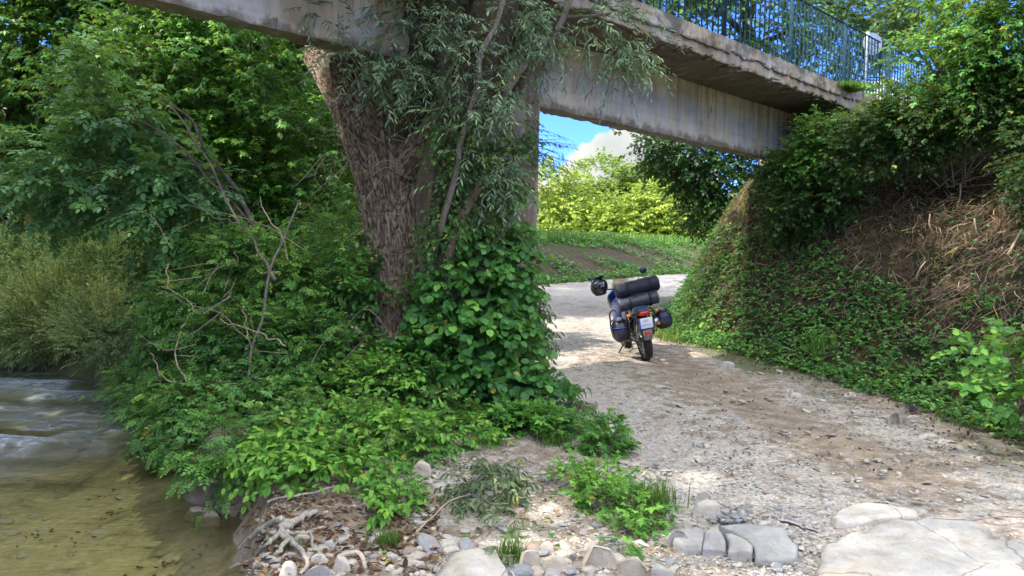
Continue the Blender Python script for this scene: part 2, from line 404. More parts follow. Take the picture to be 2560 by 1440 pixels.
reg = np.zeros(len(Q), int)                     # 0 ground
reg[(tq > 0)] = 1                               # track
reg[eq > 0.05] = 2                              # embankment
reg[(cyq > 34.6 + (YB(cxq) - 35)) & (cyq < 78)] = 3              # meadow
reg[cyq >= 78] = 4
reg[(sq > 0.32)] = 5                             # river bed
AV = np.stack([X.ravel(), Y.ravel(), Z.ravel()], 1)
for r, (nm, kd) in enumerate([('ground', 'ground'), ('gravel_track', 'track'), ('embankment', 'bankearth'), ('meadow', 'meadow'), ('hill', 'hill'), ('river_bed', 'bed')]):
    q = Q[reg == r]
    u, inv = np.unique(q, return_inverse=True)
    me = np_mesh(nm, AV[u], inv.reshape(-1, 4), {'gravel': gravel.ravel()[u], 'green': np.where(r == 3, (AV[u][:, 1] - (YB(AV[u][:, 0]) - 35) > 40) * 1.0 + (AV[u][:, 1] - (YB(AV[u][:, 0]) - 35) < 36.0) * 0.8, green.ravel()[u])}, smooth=True)
    o = link(nm, me, ground_mat(nm, kd), kind='structure')
    if nm == 'ground': ground_obj = o
    if nm == 'river_bed': bed_obj = o
    if nm == 'gravel_track': track_obj = o

# ---------------------------------------------------------------- river
def crest(x, y):
    """height and foam of the riffles"""
    wv = 0.25 * (fbm(x * 0.8, y * 0.8, 0, 81, 3) - 0.5)
    out = np.zeros_like(x); foam = np.zeros_like(x)
    for (y0, sl, amp, w, x1, fo) in ((6.95, -0.10, 0.15, 0.13, -3.3, 1.0), (6.2, 0.10, 0.035, 0.12, -3.4, 0.2), (9.5, -0.06, 0.07, 0.20, -4.6, 0.6), (10.5, -0.02, 0.04, 0.15, -5.5, 0.5), (8.1, -0.12, 0.03, 0.30, -3.6, 0.35)):
        c = y0 + sl * (x + 4) + wv
        d = y - c
        sh = np.where(d < 0, np.exp(-(d / w) ** 2), np.exp(-(d / (w * 2.2)) ** 2)) * sstep(x1 + 0.3, x1 - 0.9, x)
        sh = sh * (0.5 + fbm(x * 1.7, y * 1.2, 0, 88, 2))
        out += 1.25 * amp * sh
        dd = d - w * 0.9
        foam += fo * (np.exp(-(dd / (w * 1.4)) ** 2) + .55 * np.exp(-((d - w * 4) / (w * 4.5)) ** 2) * sstep(.48, .62, fbm(x * 1.2, y * 3.2, 0, 89, 4))) * sstep(x1 - 0.1, x1 - 1.3, x)
    return out, foam
wx = spaced(-30, -1.0, [(-14, .5), (-9, .14), (0, .05)]); wy = spaced(-12, 16.5, [(2, .5), (4, .1), (8.5, .045), (12, .07), (99, .2)])
WX, WY = np.meshgrid(wx, wy)
cr_h, foam = crest(WX, WY)
calm = 0.35 + 0.65 * sstep(5.6, 7.0, WY)
wz = WATER_Z + cr_h + 0.012 * calm * (fbm(WX * 3.5, WY * 7, 0, 91, 3) - 0.5) + 0.03 * sstep(6.2, 7.2, WY) * (fbm(WX * 2, WY * 5, 0, 95, 3) - 0.5)
widx = np.arange(WX.size).reshape(WX.shape)
WQ = np.stack([widx[:-1, :-1], widx[:-1, 1:], widx[1:, 1:], widx[1:, :-1]], -1).reshape(-1, 4)
wsd = sdist(WX, WY, RIVER).ravel()
WQ = WQ[wsd[WQ].max(1) > -0.35]
wm = new_mat('river_water'); t = wm.node_tree; p = geo_pos(t)
rip = mth(t, 'ADD', noise(t, mapping(t, p, (1.0, 2.2, 1)), 7.0, 4.0, 0.6, 0.4), mth(t, 'MULTIPLY', noise(t, mapping(t, p, (1.0, 2.0, 1)), 24.0, 3.0), 0.35))
nb = bump(t, rip, 0.5, 0.03)
fr = N(t, 'ShaderNodeFresnel', i_IOR=1.33); L(t, nb, fr.inputs['Normal'])
gl = N(t, 'ShaderNodeBsdfGlossy', i_Roughness=0.03); L(t, nb, gl.inputs['Normal'])
tp = N(t, 'ShaderNodeBsdfTransparent'); tp.inputs[0].default_value = (0.92, 0.94, 0.80, 1)
ms = N(t, 'ShaderNodeMixShader'); L(t, mth(t, 'MULTIPLY', fr.outputs[0], 1.0, clamp=True), ms.inputs[0]); L(t, tp.outputs[0], ms.inputs[1]); L(t, gl.outputs[0], ms.inputs[2])
murk = N(t, 'ShaderNodeBsdfDiffuse'); murk.inputs[0].default_value = (0.16, 0.20, 0.11, 1)
mk = N(t, 'ShaderNodeMixShader'); L(t, mth(t, 'MULTIPLY', attr(t, 'deep'), 0.75), mk.inputs[0]); L(t, ms.outputs[0], mk.inputs[1])
mk2 = N(t, 'ShaderNodeMixShader'); L(t, fr.outputs[0], mk2.inputs[0]); L(t, murk.outputs[0], mk2.inputs[1]); L(t, gl.outputs[0], mk2.inputs[2]); L(t, mk2.outputs[0], mk.inputs[2])
fo = N(t, 'ShaderNodeBsdfDiffuse'); fo.inputs[0].default_value = (0.62, 0.68, 0.78, 1)
ff = mth(t, 'MULTIPLY', attr(t, 'foam'), ramp(t, noise(t, mapping(t, p, (0.7, 1.8, 1)), 15.0, 9.0, 0.8, 0.8), [(0.42, (0, 0, 0)), (0.60, (0.95, 0.95, 0.95))]), clamp=True)
ms2 = N(t, 'ShaderNodeMixShader'); L(t, ff, ms2.inputs[0]); L(t, mk.outputs[0], ms2.inputs[1]); L(t, fo.outputs[0], ms2.inputs[2])
oo = N(t, 'ShaderNodeOutputMaterial'); L(t, ms2.outputs[0], oo.inputs[0])
link('river_water', np_mesh('river_water', np.stack([WX.ravel(), WY.ravel(), wz.ravel()], 1), WQ, {'foam': np.clip(foam, 0, 1).ravel(), 'deep': (0.03 + 0.42 * sstep(6.2, 11, WY)).ravel()}, smooth=True), wm, kind='structure')

# ---------------------------------------------------------------- bridge
BO = np.array([0.2, 9.0]); BU = np.array([0.746, 0.666]); BN = np.array([0.666, -0.746])
def B(t, n, z): q = BO + BU * t + BN * n; return np.array([q[0], q[1], z])
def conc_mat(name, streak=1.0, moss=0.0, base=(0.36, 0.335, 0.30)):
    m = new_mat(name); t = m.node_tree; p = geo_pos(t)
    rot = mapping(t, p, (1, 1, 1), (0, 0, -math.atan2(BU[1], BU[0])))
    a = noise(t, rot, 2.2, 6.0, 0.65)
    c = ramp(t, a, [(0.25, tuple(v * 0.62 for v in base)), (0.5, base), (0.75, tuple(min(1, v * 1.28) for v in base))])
    warm = ramp(t, noise(t, mapping(t, rot, (1.6, 1, 0.25)), 1.7, 5.0, 0.6), [(0.4, (1.0, 1.0, 1.04)), (0.62, (1.08, 0.92, 0.70))])
    c = mixc(t, 0.8, c, warm, 'MULTIPLY')
    st = noise(t, mapping(t, rot, (6.0, 1, 0.20)), 1.5, 7.0, 0.75)
    dk = ramp(t, st, [(0.46, (1, 1, 1)), (0.55, (0.5, 0.45, 0.38)), (0.66, (0.12, 0.115, 0.11))])
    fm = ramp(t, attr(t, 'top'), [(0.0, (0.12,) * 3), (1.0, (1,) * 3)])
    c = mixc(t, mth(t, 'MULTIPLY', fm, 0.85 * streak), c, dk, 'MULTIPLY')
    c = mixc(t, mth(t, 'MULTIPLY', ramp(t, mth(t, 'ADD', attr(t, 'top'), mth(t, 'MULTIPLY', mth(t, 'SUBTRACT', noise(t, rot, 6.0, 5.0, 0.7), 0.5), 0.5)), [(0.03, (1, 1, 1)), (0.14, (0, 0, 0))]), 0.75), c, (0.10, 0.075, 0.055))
    blk = ramp(t, noise(t, mapping(t, rot, (2.0, 1, 0.5)), 2.6, 8.0, 0.8, 0.5), [(0.60, (0, 0, 0)), (0.66, (1, 1, 1))])
    c = mixc(t, mth(t, 'MULTIPLY', blk, 0.8), c, (0.045, 0.042, 0.04))
    pale = ramp(t, noise(t, mapping(t, rot, (3.0, 1, 0.4)), 2.4, 4.0), [(0.55, (0, 0, 0)), (0.72, (1, 1, 1))])
    c = mixc(t, mth(t, 'MULTIPLY', pale, 0.35), c, (0.46, 0.46, 0.46))
    # formwork board joints
    wv = N(t, 'ShaderNodeTexWave', wave_type='BANDS', bands_direction='Z', i_Scale=0.75, i_Distortion=0.9, i_Detail=3.0); L(t, rot, wv.inputs[0])
    jl = ramp(t, wv.outputs['Fac'], [(0.0, (0.72, 0.72, 0.72)), (0.035, (1, 1, 1))])
    c = mixc(t, 0.3, c, jl, 'MULTIPLY')
    if moss: c = mixc(t, mth(t, 'MULTIPLY', ramp(t, noise(t, rot, 3.5, 6.0, 0.7), [(0.45, (0, 0, 0)), (0.6, (1, 1, 1))]), moss), c, (0.075, 0.068, 0.05))
    h = mth(t, 'ADD', a, mth(t, 'MULTIPLY', noise(t, rot, 45.0, 5.0, 0.7), 0.25))
    return finish(m, c, 0.88, bump(t, h, 0.55, 0.02), 0.2)
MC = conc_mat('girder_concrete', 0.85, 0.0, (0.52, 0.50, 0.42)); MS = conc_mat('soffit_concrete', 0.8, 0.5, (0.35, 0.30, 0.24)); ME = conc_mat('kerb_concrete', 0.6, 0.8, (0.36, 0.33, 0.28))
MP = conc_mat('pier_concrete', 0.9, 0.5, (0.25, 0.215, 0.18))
bridge = empty('road_bridge', B(0, 0, 0.2), 'old stained concrete bridge with a green mesh railing spanning stream and gravel track', 'bridge')
bl = np.array(bridge.location)
def bpart(name, t0, t1, n0, n1, z0, z1, mat, seg_t=0.12, chip=0.0, s=0, under=None, parent=bridge):
    """a box along the bridge, gridded, with worn arrises"""
    ts = np.linspace(t0, t1, max(2, int((t1 - t0) / seg_t)))
    ring = []
    k = 4
    # cross-section points, anticlockwise in (n,z)
    cs = []
    for a in np.linspace(0, 1, k, endpoint=False): cs.append((n0 + (n1 - n0) * a, z0))
    for a in np.linspace(0, 1, k, endpoint=False): cs.append((n1, z0 + (z1 - z0) * a))
    for a in np.linspace(0, 1, k, endpoint=False): cs.append((n1 + (n0 - n1) * a, z1))
    for a in np.linspace(0, 1, k, endpoint=False): cs.append((n0, z1 + (z0 - z1) * a))
    cs = np.array(cs); m = len(cs)
    T = np.repeat(ts, m); NN = np.tile(cs[:, 0], len(ts)); ZZ = np.tile(cs[:, 1], len(ts))
    q = BO[None] + BU[None] * T[:, None] + BN[None] * NN[:, None]
    top = (ZZ - z0) / (z1 - z0)
    V = np.column_stack([q, ZZ])
    if name == 'girder': V[:, 2] += 0.16 * sstep(-0.4, -2.2, T) * (1 - top)
    if chip:
        low = np.where(np.abs(ZZ - z0) < 0.01, 1.0, 0.25)
        edge = np.where((np.abs(NN - n1) < 0.01) | (np.abs(NN - n0) < 0.01), 1.0, 0.25) * low
        c1 = np.clip(fbm(T * 3.5, NN * 3, ZZ * 3, 100 + s, 5, 0.75) - 0.5, 0, 1) * 2
        c2 = (fbm(T * 9, NN * 9, ZZ * 9, 120 + s, 3) - 0.5) * 0.55
        V[:, 2] += edge * chip * (c1 + c2); V[:, :2] -= BN[None] * (edge * chip * (c1 + c2) * 0.8 * np.sign(NN - (n0 + n1) / 2))[:, None]
    i = np.arange(len(ts) - 1)[:, None] * m; j = np.arange(m)[None]; kk = (j + 1) % m
    Fq = np.stack([i + j, i + m + j, i + m + kk, i + kk], -1).reshape(-1, 4)
    caps = [(0, b, b + 1) for b in range(1, m - 1)] + [((len(ts) - 1) * m, (len(ts) - 1) * m + b + 1, (len(ts) - 1) * m + b) for b in range(1, m - 1)]
    return link(name, np_mesh(name, V - np.array(parent.location), [Fq, np.array(caps)], {'top': top}, smooth=False), mat, parent)
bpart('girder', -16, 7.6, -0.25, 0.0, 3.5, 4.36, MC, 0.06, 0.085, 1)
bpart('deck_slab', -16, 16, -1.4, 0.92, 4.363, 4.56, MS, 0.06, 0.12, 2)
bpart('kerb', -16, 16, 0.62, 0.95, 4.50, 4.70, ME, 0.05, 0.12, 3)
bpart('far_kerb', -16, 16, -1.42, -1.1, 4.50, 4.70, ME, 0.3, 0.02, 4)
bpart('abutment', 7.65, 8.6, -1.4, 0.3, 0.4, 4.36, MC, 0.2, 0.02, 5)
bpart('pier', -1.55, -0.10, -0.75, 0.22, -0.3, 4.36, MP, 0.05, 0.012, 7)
# broken corbel lumps under the deck edge
V, Fq = [], []
for k in range(90):
    tt = RNG.uniform(0.5, 8.5); c = B(tt, RNG.uniform(0.72, 0.93), 4.365 + RNG.uniform(-0.02, 0.02)) - bl
    r = RNG.uniform(0.02, 0.07)
    bm = bmesh.new(); bmesh.ops.create_icosphere(bm, subdivisions=1, radius=r)
    vv = np.array([v.co[:] for v in bm.verts]) * np.array([1.4, 1.4, 0.6]) * RNG.uniform(0.6, 1.3, (12, 1)) if len(bm.verts) == 12 else np.array([v.co[:] for v in bm.verts])
    ff_ = np.array([[v.index for v in f.verts] for f in bm.faces]); bm.free()
    Fq.append(ff_ + sum(len(a) for a in V)); V.append(vv + c)
link('spalled_rubble', np_mesh('spalled_rubble', np.concatenate(V), np.concatenate(Fq), {'top': np.zeros(sum(len(a) for a in V))}), ME, bridge, kind='stuff')
# railing
MR = simple('railing_paint', (0.012, 0.042, 0.060), 0.75, 0.0, 0.25, 20, 0.05, 0.15)
MG = simple('galvanised', (0.42, 0.44, 0.46), 0.4, 0.7, 0.2, 12, 0.05)
rail = empty('bridge_railing', B(0, 0.8, 4.7), 'dark teal metal grating railing standing on the edge of the bridge deck', 'railing')
rl = np.array(rail.location)
pm = box_mesh('post', 0.012, 0.075, 1.16, 0.002, 1); pm.materials.append(MR)
vb = box_mesh('bar', 0.005, 0.025, 1.06); vb.materials.append(MR)
hb = box_mesh('rod', 1.77, 0.006, 0.006); hb.materials.append(MR)
tb = box_mesh('top_rail', 1.80, 0.028, 0.008); tb.materials.append(MR)
ry = math.atan2(BU[1], BU[0])
def rp(name, me, t, z):
    o = link(name, me, None, rail); q = B(t, 0.82, z) - rl; o.location = tuple(q); o.rotation_euler = (0, 0, ry); return o
for k in range(-4, 8):
    t0 = 0.93 + k * 1.83
    rp('post', pm, t0, 4.70 + 0.58)
    for j in range(1, 14): rp('bar', vb, t0 + 0.02 + j * 1.80 / 14, 4.70 + 0.56)
    rp('top_rail', tb, t0 + 0.915, 4.70 + 1.095)
    for j in range(8): rp('rod', hb, t0 + 0.915, 4.70 + 0.06 + j * 0.132)
sg = empty('round_sign', B(7.56, 0.70, 4.6), 'round grey sign seen from behind on a galvanised post at the bridge end', 'sign')
o = link('post', box_mesh('post', 0.06, 0.06, 1.35, 0.01, 2), MG, sg); o.location = (0, 0, 0.67)
bm = bmesh.new(); bmesh.ops.create_cone(bm, cap_ends=True, segments=40, radius1=0.2, radius2=0.2, depth=0.012); me = bpy.data.meshes.new('disc'); bm.to_mesh(me); bm.free()
o = link('disc', me, MG, sg); o.rotation_euler = (math.pi / 2, 0, 0.25); o.location = (0.12, 0.05, 1.15)
# ---------------------------------------------------------------- leaves
def leaf_shape(stations, droop=0.18, fold=0.22, serr=0.0):
    """stations [(x, halfwidth)], base and tip implied; x along the leaf, z up"""
    V = [(0, 0, 0)]; F = []
    L_, R_, Cc = [], [], []
    for i, (x, w) in enumerate(stations):
        w2 = w * (1 + (serr if i % 2 else -serr))
        zc = -droop * x * x
        Cc.append(len(V)); V.append((x, 0, zc))
        L_.append(len(V)); V.append((x, w2, zc + fold * w2))
        R_.append(len(V)); V.append((x, -w2, zc + fold * w2))
    tip = len(V); V.append((1, 0, -droop))
    F += [(0, Cc[0], L_[0]), (0, R_[0], Cc[0])]
    for i in range(len(stations) - 1):
        F += [(Cc[i], Cc[i+1], L_[i+1]), (Cc[i], L_[i+1], L_[i]), (Cc[i], R_[i], R_[i+1]), (Cc[i], R_[i+1], Cc[i+1])]
    F += [(Cc[-1], tip, L_[-1]), (Cc[-1], R_[-1], tip)]
    return np.array(V, float), np.array(F)
def lobed(n_lobe=5, depth=0.45, spread=2.4, asp=1.0, droop=0.25):
    """palmate leaf as a fan round the petiole point"""
    pts = [(0.0, 0.0)]
    ang = np.linspace(-spread, spread, n_lobe)
    ln = 1 - 0.38 * (np.abs(ang) / spread) ** 1.4
    out = []
    for i, (a, l) in enumerate(zip(ang, ln)):
        for da, f in ((-0.20, 0.66), (0, 1.0), (0.20, 0.66)):
            out.append((l * f * math.cos(a + da), l * f * math.sin(a + da) * asp))
        if i < n_lobe - 1:
            am = (a + ang[i + 1]) / 2; out.append(((1 - depth) * 0.72 * math.cos(am), (1 - depth) * 0.72 * math.sin(am) * asp))
    V = [(0, 0, 0)] + [(x * 0.62 + 0.25, y * 0.62, -droop * (x * x + y * y) + 0.05 * math.sin(5 * math.atan2(y, x + 1e-6))) for x, y in out]
    V[0] = (0.2, 0, 0.02)
    F = [(0, i, i + 1) for i in range(1, len(V) - 1)]
    return np.array(V, float), np.array(F)
def compound(pairs, leaf, size=0.42, step=0.22, term=True):
    V, F = [], []; lv, lf = leaf
    def add(x, a, s, z=0.0):
        off = sum(len(v) for v in V); c, sn = math.cos(a), math.sin(a)
        v = lv * s; v = np.column_stack([v[:, 0] * c - v[:, 1] * sn + x, v[:, 0] * sn + v[:, 1] * c, v[:, 2] + z - 0.15 * x * x]); V.append(v); F.append(lf + off)
    for i in range(pairs):
        x = 0.15 + i * step
        add(x, 1.05, size * (0.85 + 0.15 * i / max(1, pairs))); add(x + 0.02, -1.05, size * (0.85 + 0.15 * i / max(1, pairs)))
    if term: add(0.15 + pairs * step - 0.04, 0.0, size * 1.1)
    return np.concatenate(V), np.concatenate(F)
OV = leaf_shape([(.12, .17), (.33, .30), (.58, .27), (.82, .12)])
OV_LO = leaf_shape([(.38, .29)], 0.15, 0.2)
OV_MID = leaf_shape([(.22, .25), (.6, .26)], 0.2, 0.22)
RND = leaf_shape([(.05, .20), (.22, .42), (.40, .47), (.60, .44), (.80, .26), (.9, .12)], 0.14, 0.14, 0.06)
RND_LO = leaf_shape([(.15, .36), (.5, .45), (.82, .24)], 0.14, 0.14)
WIL = leaf_shape([(.3, .095), (.65, .085)], 0.22, 0.3)
MAP = lobed(5, 0.45, 2.1)
IVY = lobed(3, 0.35, 1.5, 1.0, 0.1)
TRI = compound(1, OV_MID, 0.62, 0.1)
PIN = compound(3, OV_LO, 0.40, 0.24)
ASH = compound(2, OV_MID, 0.55, 0.30)
WIL2 = leaf_shape([(.5, .10)], 0.22, 0.3)
L2 = (np.array([(0, 0, 0), (.45, .29, .05), (1, 0, -.15), (.45, -.29, .05)], float), np.array([(0, 2, 1), (0, 3, 2)]))
PIN_LO = compound(3, L2, 0.40, 0.24)
TRI_LO = compound(1, OV_LO, 0.62, 0.1)
def lobed_lo(spread=2.1, depth=.45, droop=.25):
    out = []
    an = np.linspace(-spread, spread, 5)
    for i, a in enumerate(an):
        l = 1 - 0.38 * (abs(a) / spread) ** 1.4; out.append((l * math.cos(a), l * math.sin(a)))
        if i < 4: am = (a + an[i + 1]) / 2; out.append(((1 - depth) * .85 * math.cos(am), (1 - depth) * .85 * math.sin(am)))
    V = [(.2, 0, .02)] + [(x * .66 + .25, y * .66, -droop * (x * x + y * y)) for x, y in out]
    return np.array(V, float), np.array([(0, i, i + 1) for i in range(1, len(V) - 1)])
MAP_LO = lobed_lo()
IVY_LO = (np.array([(0, 0, 0), (.15, .42, -.02), (.5, .2, .03), (1, 0, -.08), (.5, -.2, .03), (.15, -.42, -.02)], float), np.array([(0, 2, 1), (0, 3, 2), (0, 4, 3), (0, 5, 4)]))
CURL = leaf_shape([(.2, .12), (.5, .15), (.8, .08)], 0.55, 1.3)
DEADL = leaf_shape([(.3, .3), (.7, .24)], -0.25, 0.5)

def norm(v): return v / (np.linalg.norm(v, axis=-1, keepdims=True) + 1e-9)
def frames(A, Nn):
    """x along A, z near Nn -> (n,3,3) with columns x,y,z"""
    A = norm(A); Nn = Nn - (Nn * A).sum(-1, keepdims=True) * A; Nn = norm(Nn)
    Yv = np.cross(Nn, A)
    return np.stack([A, Yv, Nn], -1)
def instance(tmpl, R, T, S, tint):
    v, f = tmpl; n = len(T)
    VV = np.einsum('nij,vj->nvi', R, v) * S[:, None, None] + T[:, None]
    FF = f[None] + (np.arange(n) * len(v))[:, None, None]
    return VV.reshape(-1, 3), FF.reshape(-1, 3), np.repeat(tint, len(v))
def sprays(c, d, length, k, size, rng, droop=0.25, fan=1.0, up=0.9, rnd=0.35, leafdroop=0.25, tintb=None, out=None):
    """c,d (n,3): twigs with k leaves each. returns leaf frames, positions, sizes, tints and twig paths"""
    n = len(c); d = norm(d)
    length = np.broadcast_to(length, (n,)) * rng.uniform(0.75, 1.25, n)
    s = (np.arange(k) + 0.6) / k
    s = np.clip(s[None] + rng.uniform(-0.3, 0.3, (n, k)) / k, 0.02, 1.0)
    down = np.array([0, 0, -1.0])
    pos = c[:, None] + d[:, None] * (length[:, None] * s)[..., None] + down * (droop * length[:, None] * s ** 2)[..., None]
    tan = norm(d[:, None] + down * (2 * droop * s)[..., None])
    upv = np.array([0, 0, 1.0]) + rng.normal(0, 0.25, (n, 1, 3))
    side = norm(np.cross(tan, upv))
    sgn = np.where((np.arange(k) % 2)[None] == 0, 1.0, -1.0) * np.ones((n, 1))
    a = rng.uniform(0.55, 1.15, (n, k)) * fan
    last = (np.arange(k) == k - 1)[None]
    a = np.where(last, a * 0.2, a)
    A = tan * np.cos(a)[..., None] + side * (sgn * np.sin(a))[..., None] + down * leafdroop + rng.normal(0, 0.16, (n, k, 3))
    Nn = np.array([0, 0, 1.0]) * up + rng.normal(0, rnd, (n, k, 3))
    if out is not None: Nn = Nn + out[:, None] * 0.55
    R = frames(A.reshape(-1, 3), Nn.reshape(-1, 3))
    S = (size * rng.uniform(0.7, 1.15, (n, k)) * (1 - 0.25 * s)).ravel()
    tb = rng.uniform(0.1, 0.75, n) if tintb is None else tintb
    ti = np.clip(tb[:, None] + rng.uniform(-0.15, 0.15, (n, k)) + 0.28 * (s > 0.85) * rng.uniform(0, 1, (n, 1)), 0, 1).ravel()
    tw = [np.stack([c, c + d * (length / 2)[:, None] + down * (droop * length / 4)[:, None], c + d * length[:, None] + down * (droop * length)[:, None]], 1)]
    return R, pos.reshape(-1, 3), S, ti, tw[0]
def fit_blob(b):
    b = list(b)
    for _ in range(60):
        q = P(b[0], b[1], b[2])
        if q[2] > float(H(q[0], q[1], False)) + 0.35 * b[4] * b[2] / F_PX or b[2] < 3.2 or b[2] > 30: break
        b[2] *= 0.985
    return b
def blobs(spec, n, rng, shell=0.45, flat=0.0):
    """spec rows (px, py, Y, rx_px, rz_px, depth_m) on the photograph's rays -> points inside and outward directions"""
    spec = [fit_blob(b) for b in spec]
    cs = np.array([P(b[0], b[1], b[2]) for b in spec]); k = np.array([b[2] / F_PX for b in spec])
    rx = np.array([b[3] for b in spec]) * k; rz = np.array([b[4] for b in spec]) * k; ry = np.array([b[5] for b in spec])
    w = (rx * rz + rx * ry + ry * rz) / 3; w = w / w.sum()
    i = rng.choice(len(spec), n, p=w)
    u = norm(rng.normal(size=(n, 3)))
    r = rng.uniform(shell, 1.0, n) ** 0.7
    u[:, 1] -= 0.15
    p = cs[i] + u * r[:, None] * np.column_stack([rx[i], ry[i], rz[i]])
    return p, u, i
def clump(p, scale, thr, rng, s=0):
    """thin the points with noise so the mass gets gaps"""
    v = fbm(p[:, 0] / scale, p[:, 1] / scale, p[:, 2] / scale, 200 + s, 3)
    return v > thr - rng.uniform(0, 0.12, len(p))
def pick_visible(T, S, nmax, cell=16):
    px, py, z = project(T)
    ok = (z > 0.5) & (px > 5) & (px < 2555) & (py > 5) & (py < 1435)
    app = S / np.maximum(z, .1) * F_PX
    ok &= app > 9
    idx = np.where(ok)[0]
    if not len(idx): return idx
    order = idx[np.argsort(z[idx])]
    key = (px[order] // cell).astype(int) * 1000 + (py[order] // cell).astype(int)
    _, first = np.unique(key, return_index=True)
    sel = order[np.sort(first)]
    return sel[np.argsort(-app[sel])][:nmax]
def foliage(parent, tmpl, R, T, S, tint, mat, single=0, name='leaf', rest='foliage', keep_above=True):
    if keep_above:
        ok = T[:, 2] > H(T[:, 0], T[:, 1], False) - 0.05
        R, T, S, tint = R[ok], T[ok], S[ok], tint[ok]
    pl = np.array(parent.location) if parent is not None else np.zeros(3)
    sel = pick_visible(T, S, single) if single else np.array([], int)
    if len(sel):
        shared = []
        for q in range(6):
            me = np_mesh(name, tmpl[0], tmpl[1], np.full(len(tmpl[0]), (q + 0.5) / 6)); me.materials.append(mat); shared.append(me)
        for i in sel:
            o = bpy.data.objects.new(name, shared[min(5, int(tint[i] * 6))]); col.objects.link(o); o.parent = parent
            m = Matrix.Identity(4); Rs = R[i] * S[i]; tt = T[i] - pl
            for a in range(3):
                for b in range(3): m[a][b] = Rs[a, b]
                m[a][3] = tt[a]
            o.matrix_basis = m
        mask = np.ones(len(T), bool); mask[sel] = False
        R, T, S, tint = R[mask], T[mask], S[mask], tint[mask]
    tint = np.minimum(tint, .96); tint[np.random.default_rng(len(T)).uniform(size=len(T)) < .012] = 1.0
    far_ = {id(MAP): MAP_LO, id(PIN): PIN_LO, id(TRI): TRI_LO, id(OV): OV_MID}.get(id(tmpl), tmpl)
    V, F, ti = instance(far_, R, T - pl, S, tint)
    return link(rest, np_mesh(rest, V, F, ti), mat, parent, kind='stuff')
def merge_fol(parts):
    return [np.concatenate([p[k] for p in parts]) for k in range(4)]
def twig_stuff(parent, tw, r, mat, name='twigs', sub=None):
    if sub is not None: tw = tw[sub]
    V, Fq = tube_arrays(list(tw - np.array(parent.location)), [np.array([r, r * 0.7, r * 0.35])] * len(tw), 3)
    return link(name, np_mesh(name, V, Fq, smooth=True), mat, parent, kind='stuff')

# leaf colours: tuned reflectances, dark to young
M_MAPLE = leaf_mat('maple_leaf', [(0.034, 0.109, 0.029), (0.064, 0.203, 0.040), (0.127, 0.341, 0.056), (0.242, 0.519, 0.070)], 0.32)
M_ASH = leaf_mat('ash_leaf', [(0.067, 0.173, 0.067), (0.106, 0.264, 0.094), (0.181, 0.390, 0.116), (0.271, 0.558, 0.137)], 0.28, 0.38)
M_ROSE = leaf_mat('rose_leaf', [(0.046, 0.134, 0.041), (0.081, 0.214, 0.055), (0.151, 0.341, 0.066), (0.372, 0.600, 0.088)], 0.3)
M_DOG = leaf_mat('dogwood_leaf', [(0.027, 0.101, 0.024), (0.057, 0.189, 0.038), (0.101, 0.284, 0.047), (0.257, 0.513, 0.068)], 0.34, 0.4)
M_HAZ = leaf_mat('hazel_leaf', [(0.026, 0.097, 0.026), (0.047, 0.164, 0.039), (0.081, 0.245, 0.052), (0.223, 0.491, 0.075)], 0.34, 0.45)
M_WIL = leaf_mat('willow_leaf', [(0.102, 0.175, 0.109), (0.138, 0.226, 0.134), (0.235, 0.336, 0.196), (0.374, 0.472, 0.235)], 0.2, 0.38)
M_SHRUBW = leaf_mat('bank_willow_leaf', [(0.166, 0.288, 0.122), (0.305, 0.470, 0.182), (0.486, 0.600, 0.244), (0.720, 0.600, 0.244)], 0.3)
M_IVY = leaf_mat('ivy_leaf', [(0.028, 0.094, 0.030), (0.052, 0.160, 0.044), (0.104, 0.268, 0.062), (0.257, 0.490, 0.086)], 0.2, 0.35)
M_BRAM = leaf_mat('bramble_leaf', [(0.018, 0.056, 0.022), (0.039, 0.102, 0.031), (0.085, 0.186, 0.049), (0.248, 0.420, 0.085)], 0.3, 0.42)
M_SUNNY = leaf_mat('far_tree_leaf', [(0.072, 0.138, 0.021), (0.146, 0.230, 0.029), (0.251, 0.345, 0.041), (0.397, 0.414, 0.062)], 0.35)
M_DARK = leaf_mat('oak_leaf', [(0.025, 0.076, 0.030), (0.046, 0.131, 0.043), (0.089, 0.211, 0.060), (0.169, 0.338, 0.085)], 0.3)
M_GRASS = leaf_mat('grass_blade', [(0.030, 0.085, 0.018), (0.055, 0.140, 0.025), (0.100, 0.210, 0.035), (0.220, 0.270, 0.070)], 0.3)
M_WILT = leaf_mat('wilted_leaf', [(0.061, 0.101, 0.054), (0.108, 0.162, 0.081), (0.176, 0.230, 0.121), (0.270, 0.257, 0.149)], 0.2, 0.6)
M_DEAD = leaf_mat('dead_leaf', [(0.060, 0.035, 0.020), (0.130, 0.075, 0.040), (0.220, 0.140, 0.080), (0.340, 0.170, 0.060)], 0.1, 0.8, (0.3, 0.18, 0.08))
def bark_mat(name, cols, sc=1.0):
    m = new_mat(name); t = m.node_tree; p = obj_pos(t)
    a = noise(t, mapping(t, p, (9 * sc, 9 * sc, 2.4 * sc)), 2.0, 7.0, 0.7, 0.5)
    b = noise(t, p, 3.0, 4.0)
    c = ramp(t, a, [(0.25, cols[0]), (0.5, cols[1]), (0.75, cols[2])])
    c = mixc(t, 0.5, c, ramp(t, b, [(0.3, (0.7, 0.66, 0.6)), (0.7, (1.15, 1.1, 1.05))]), 'MULTIPLY')
    return finish(m, c, 0.9, bump(t, a, 0.9, 0.02), 0.12)
MB_OLD = bark_mat('old_willow_bark', [(0.045, 0.033, 0.025), (0.17, 0.13, 0.10), (0.33, 0.265, 0.215)])
MB_GREY = bark_mat('grey_bark', [(0.07, 0.06, 0.05), (0.20, 0.175, 0.145), (0.33, 0.30, 0.26)], 2.0)
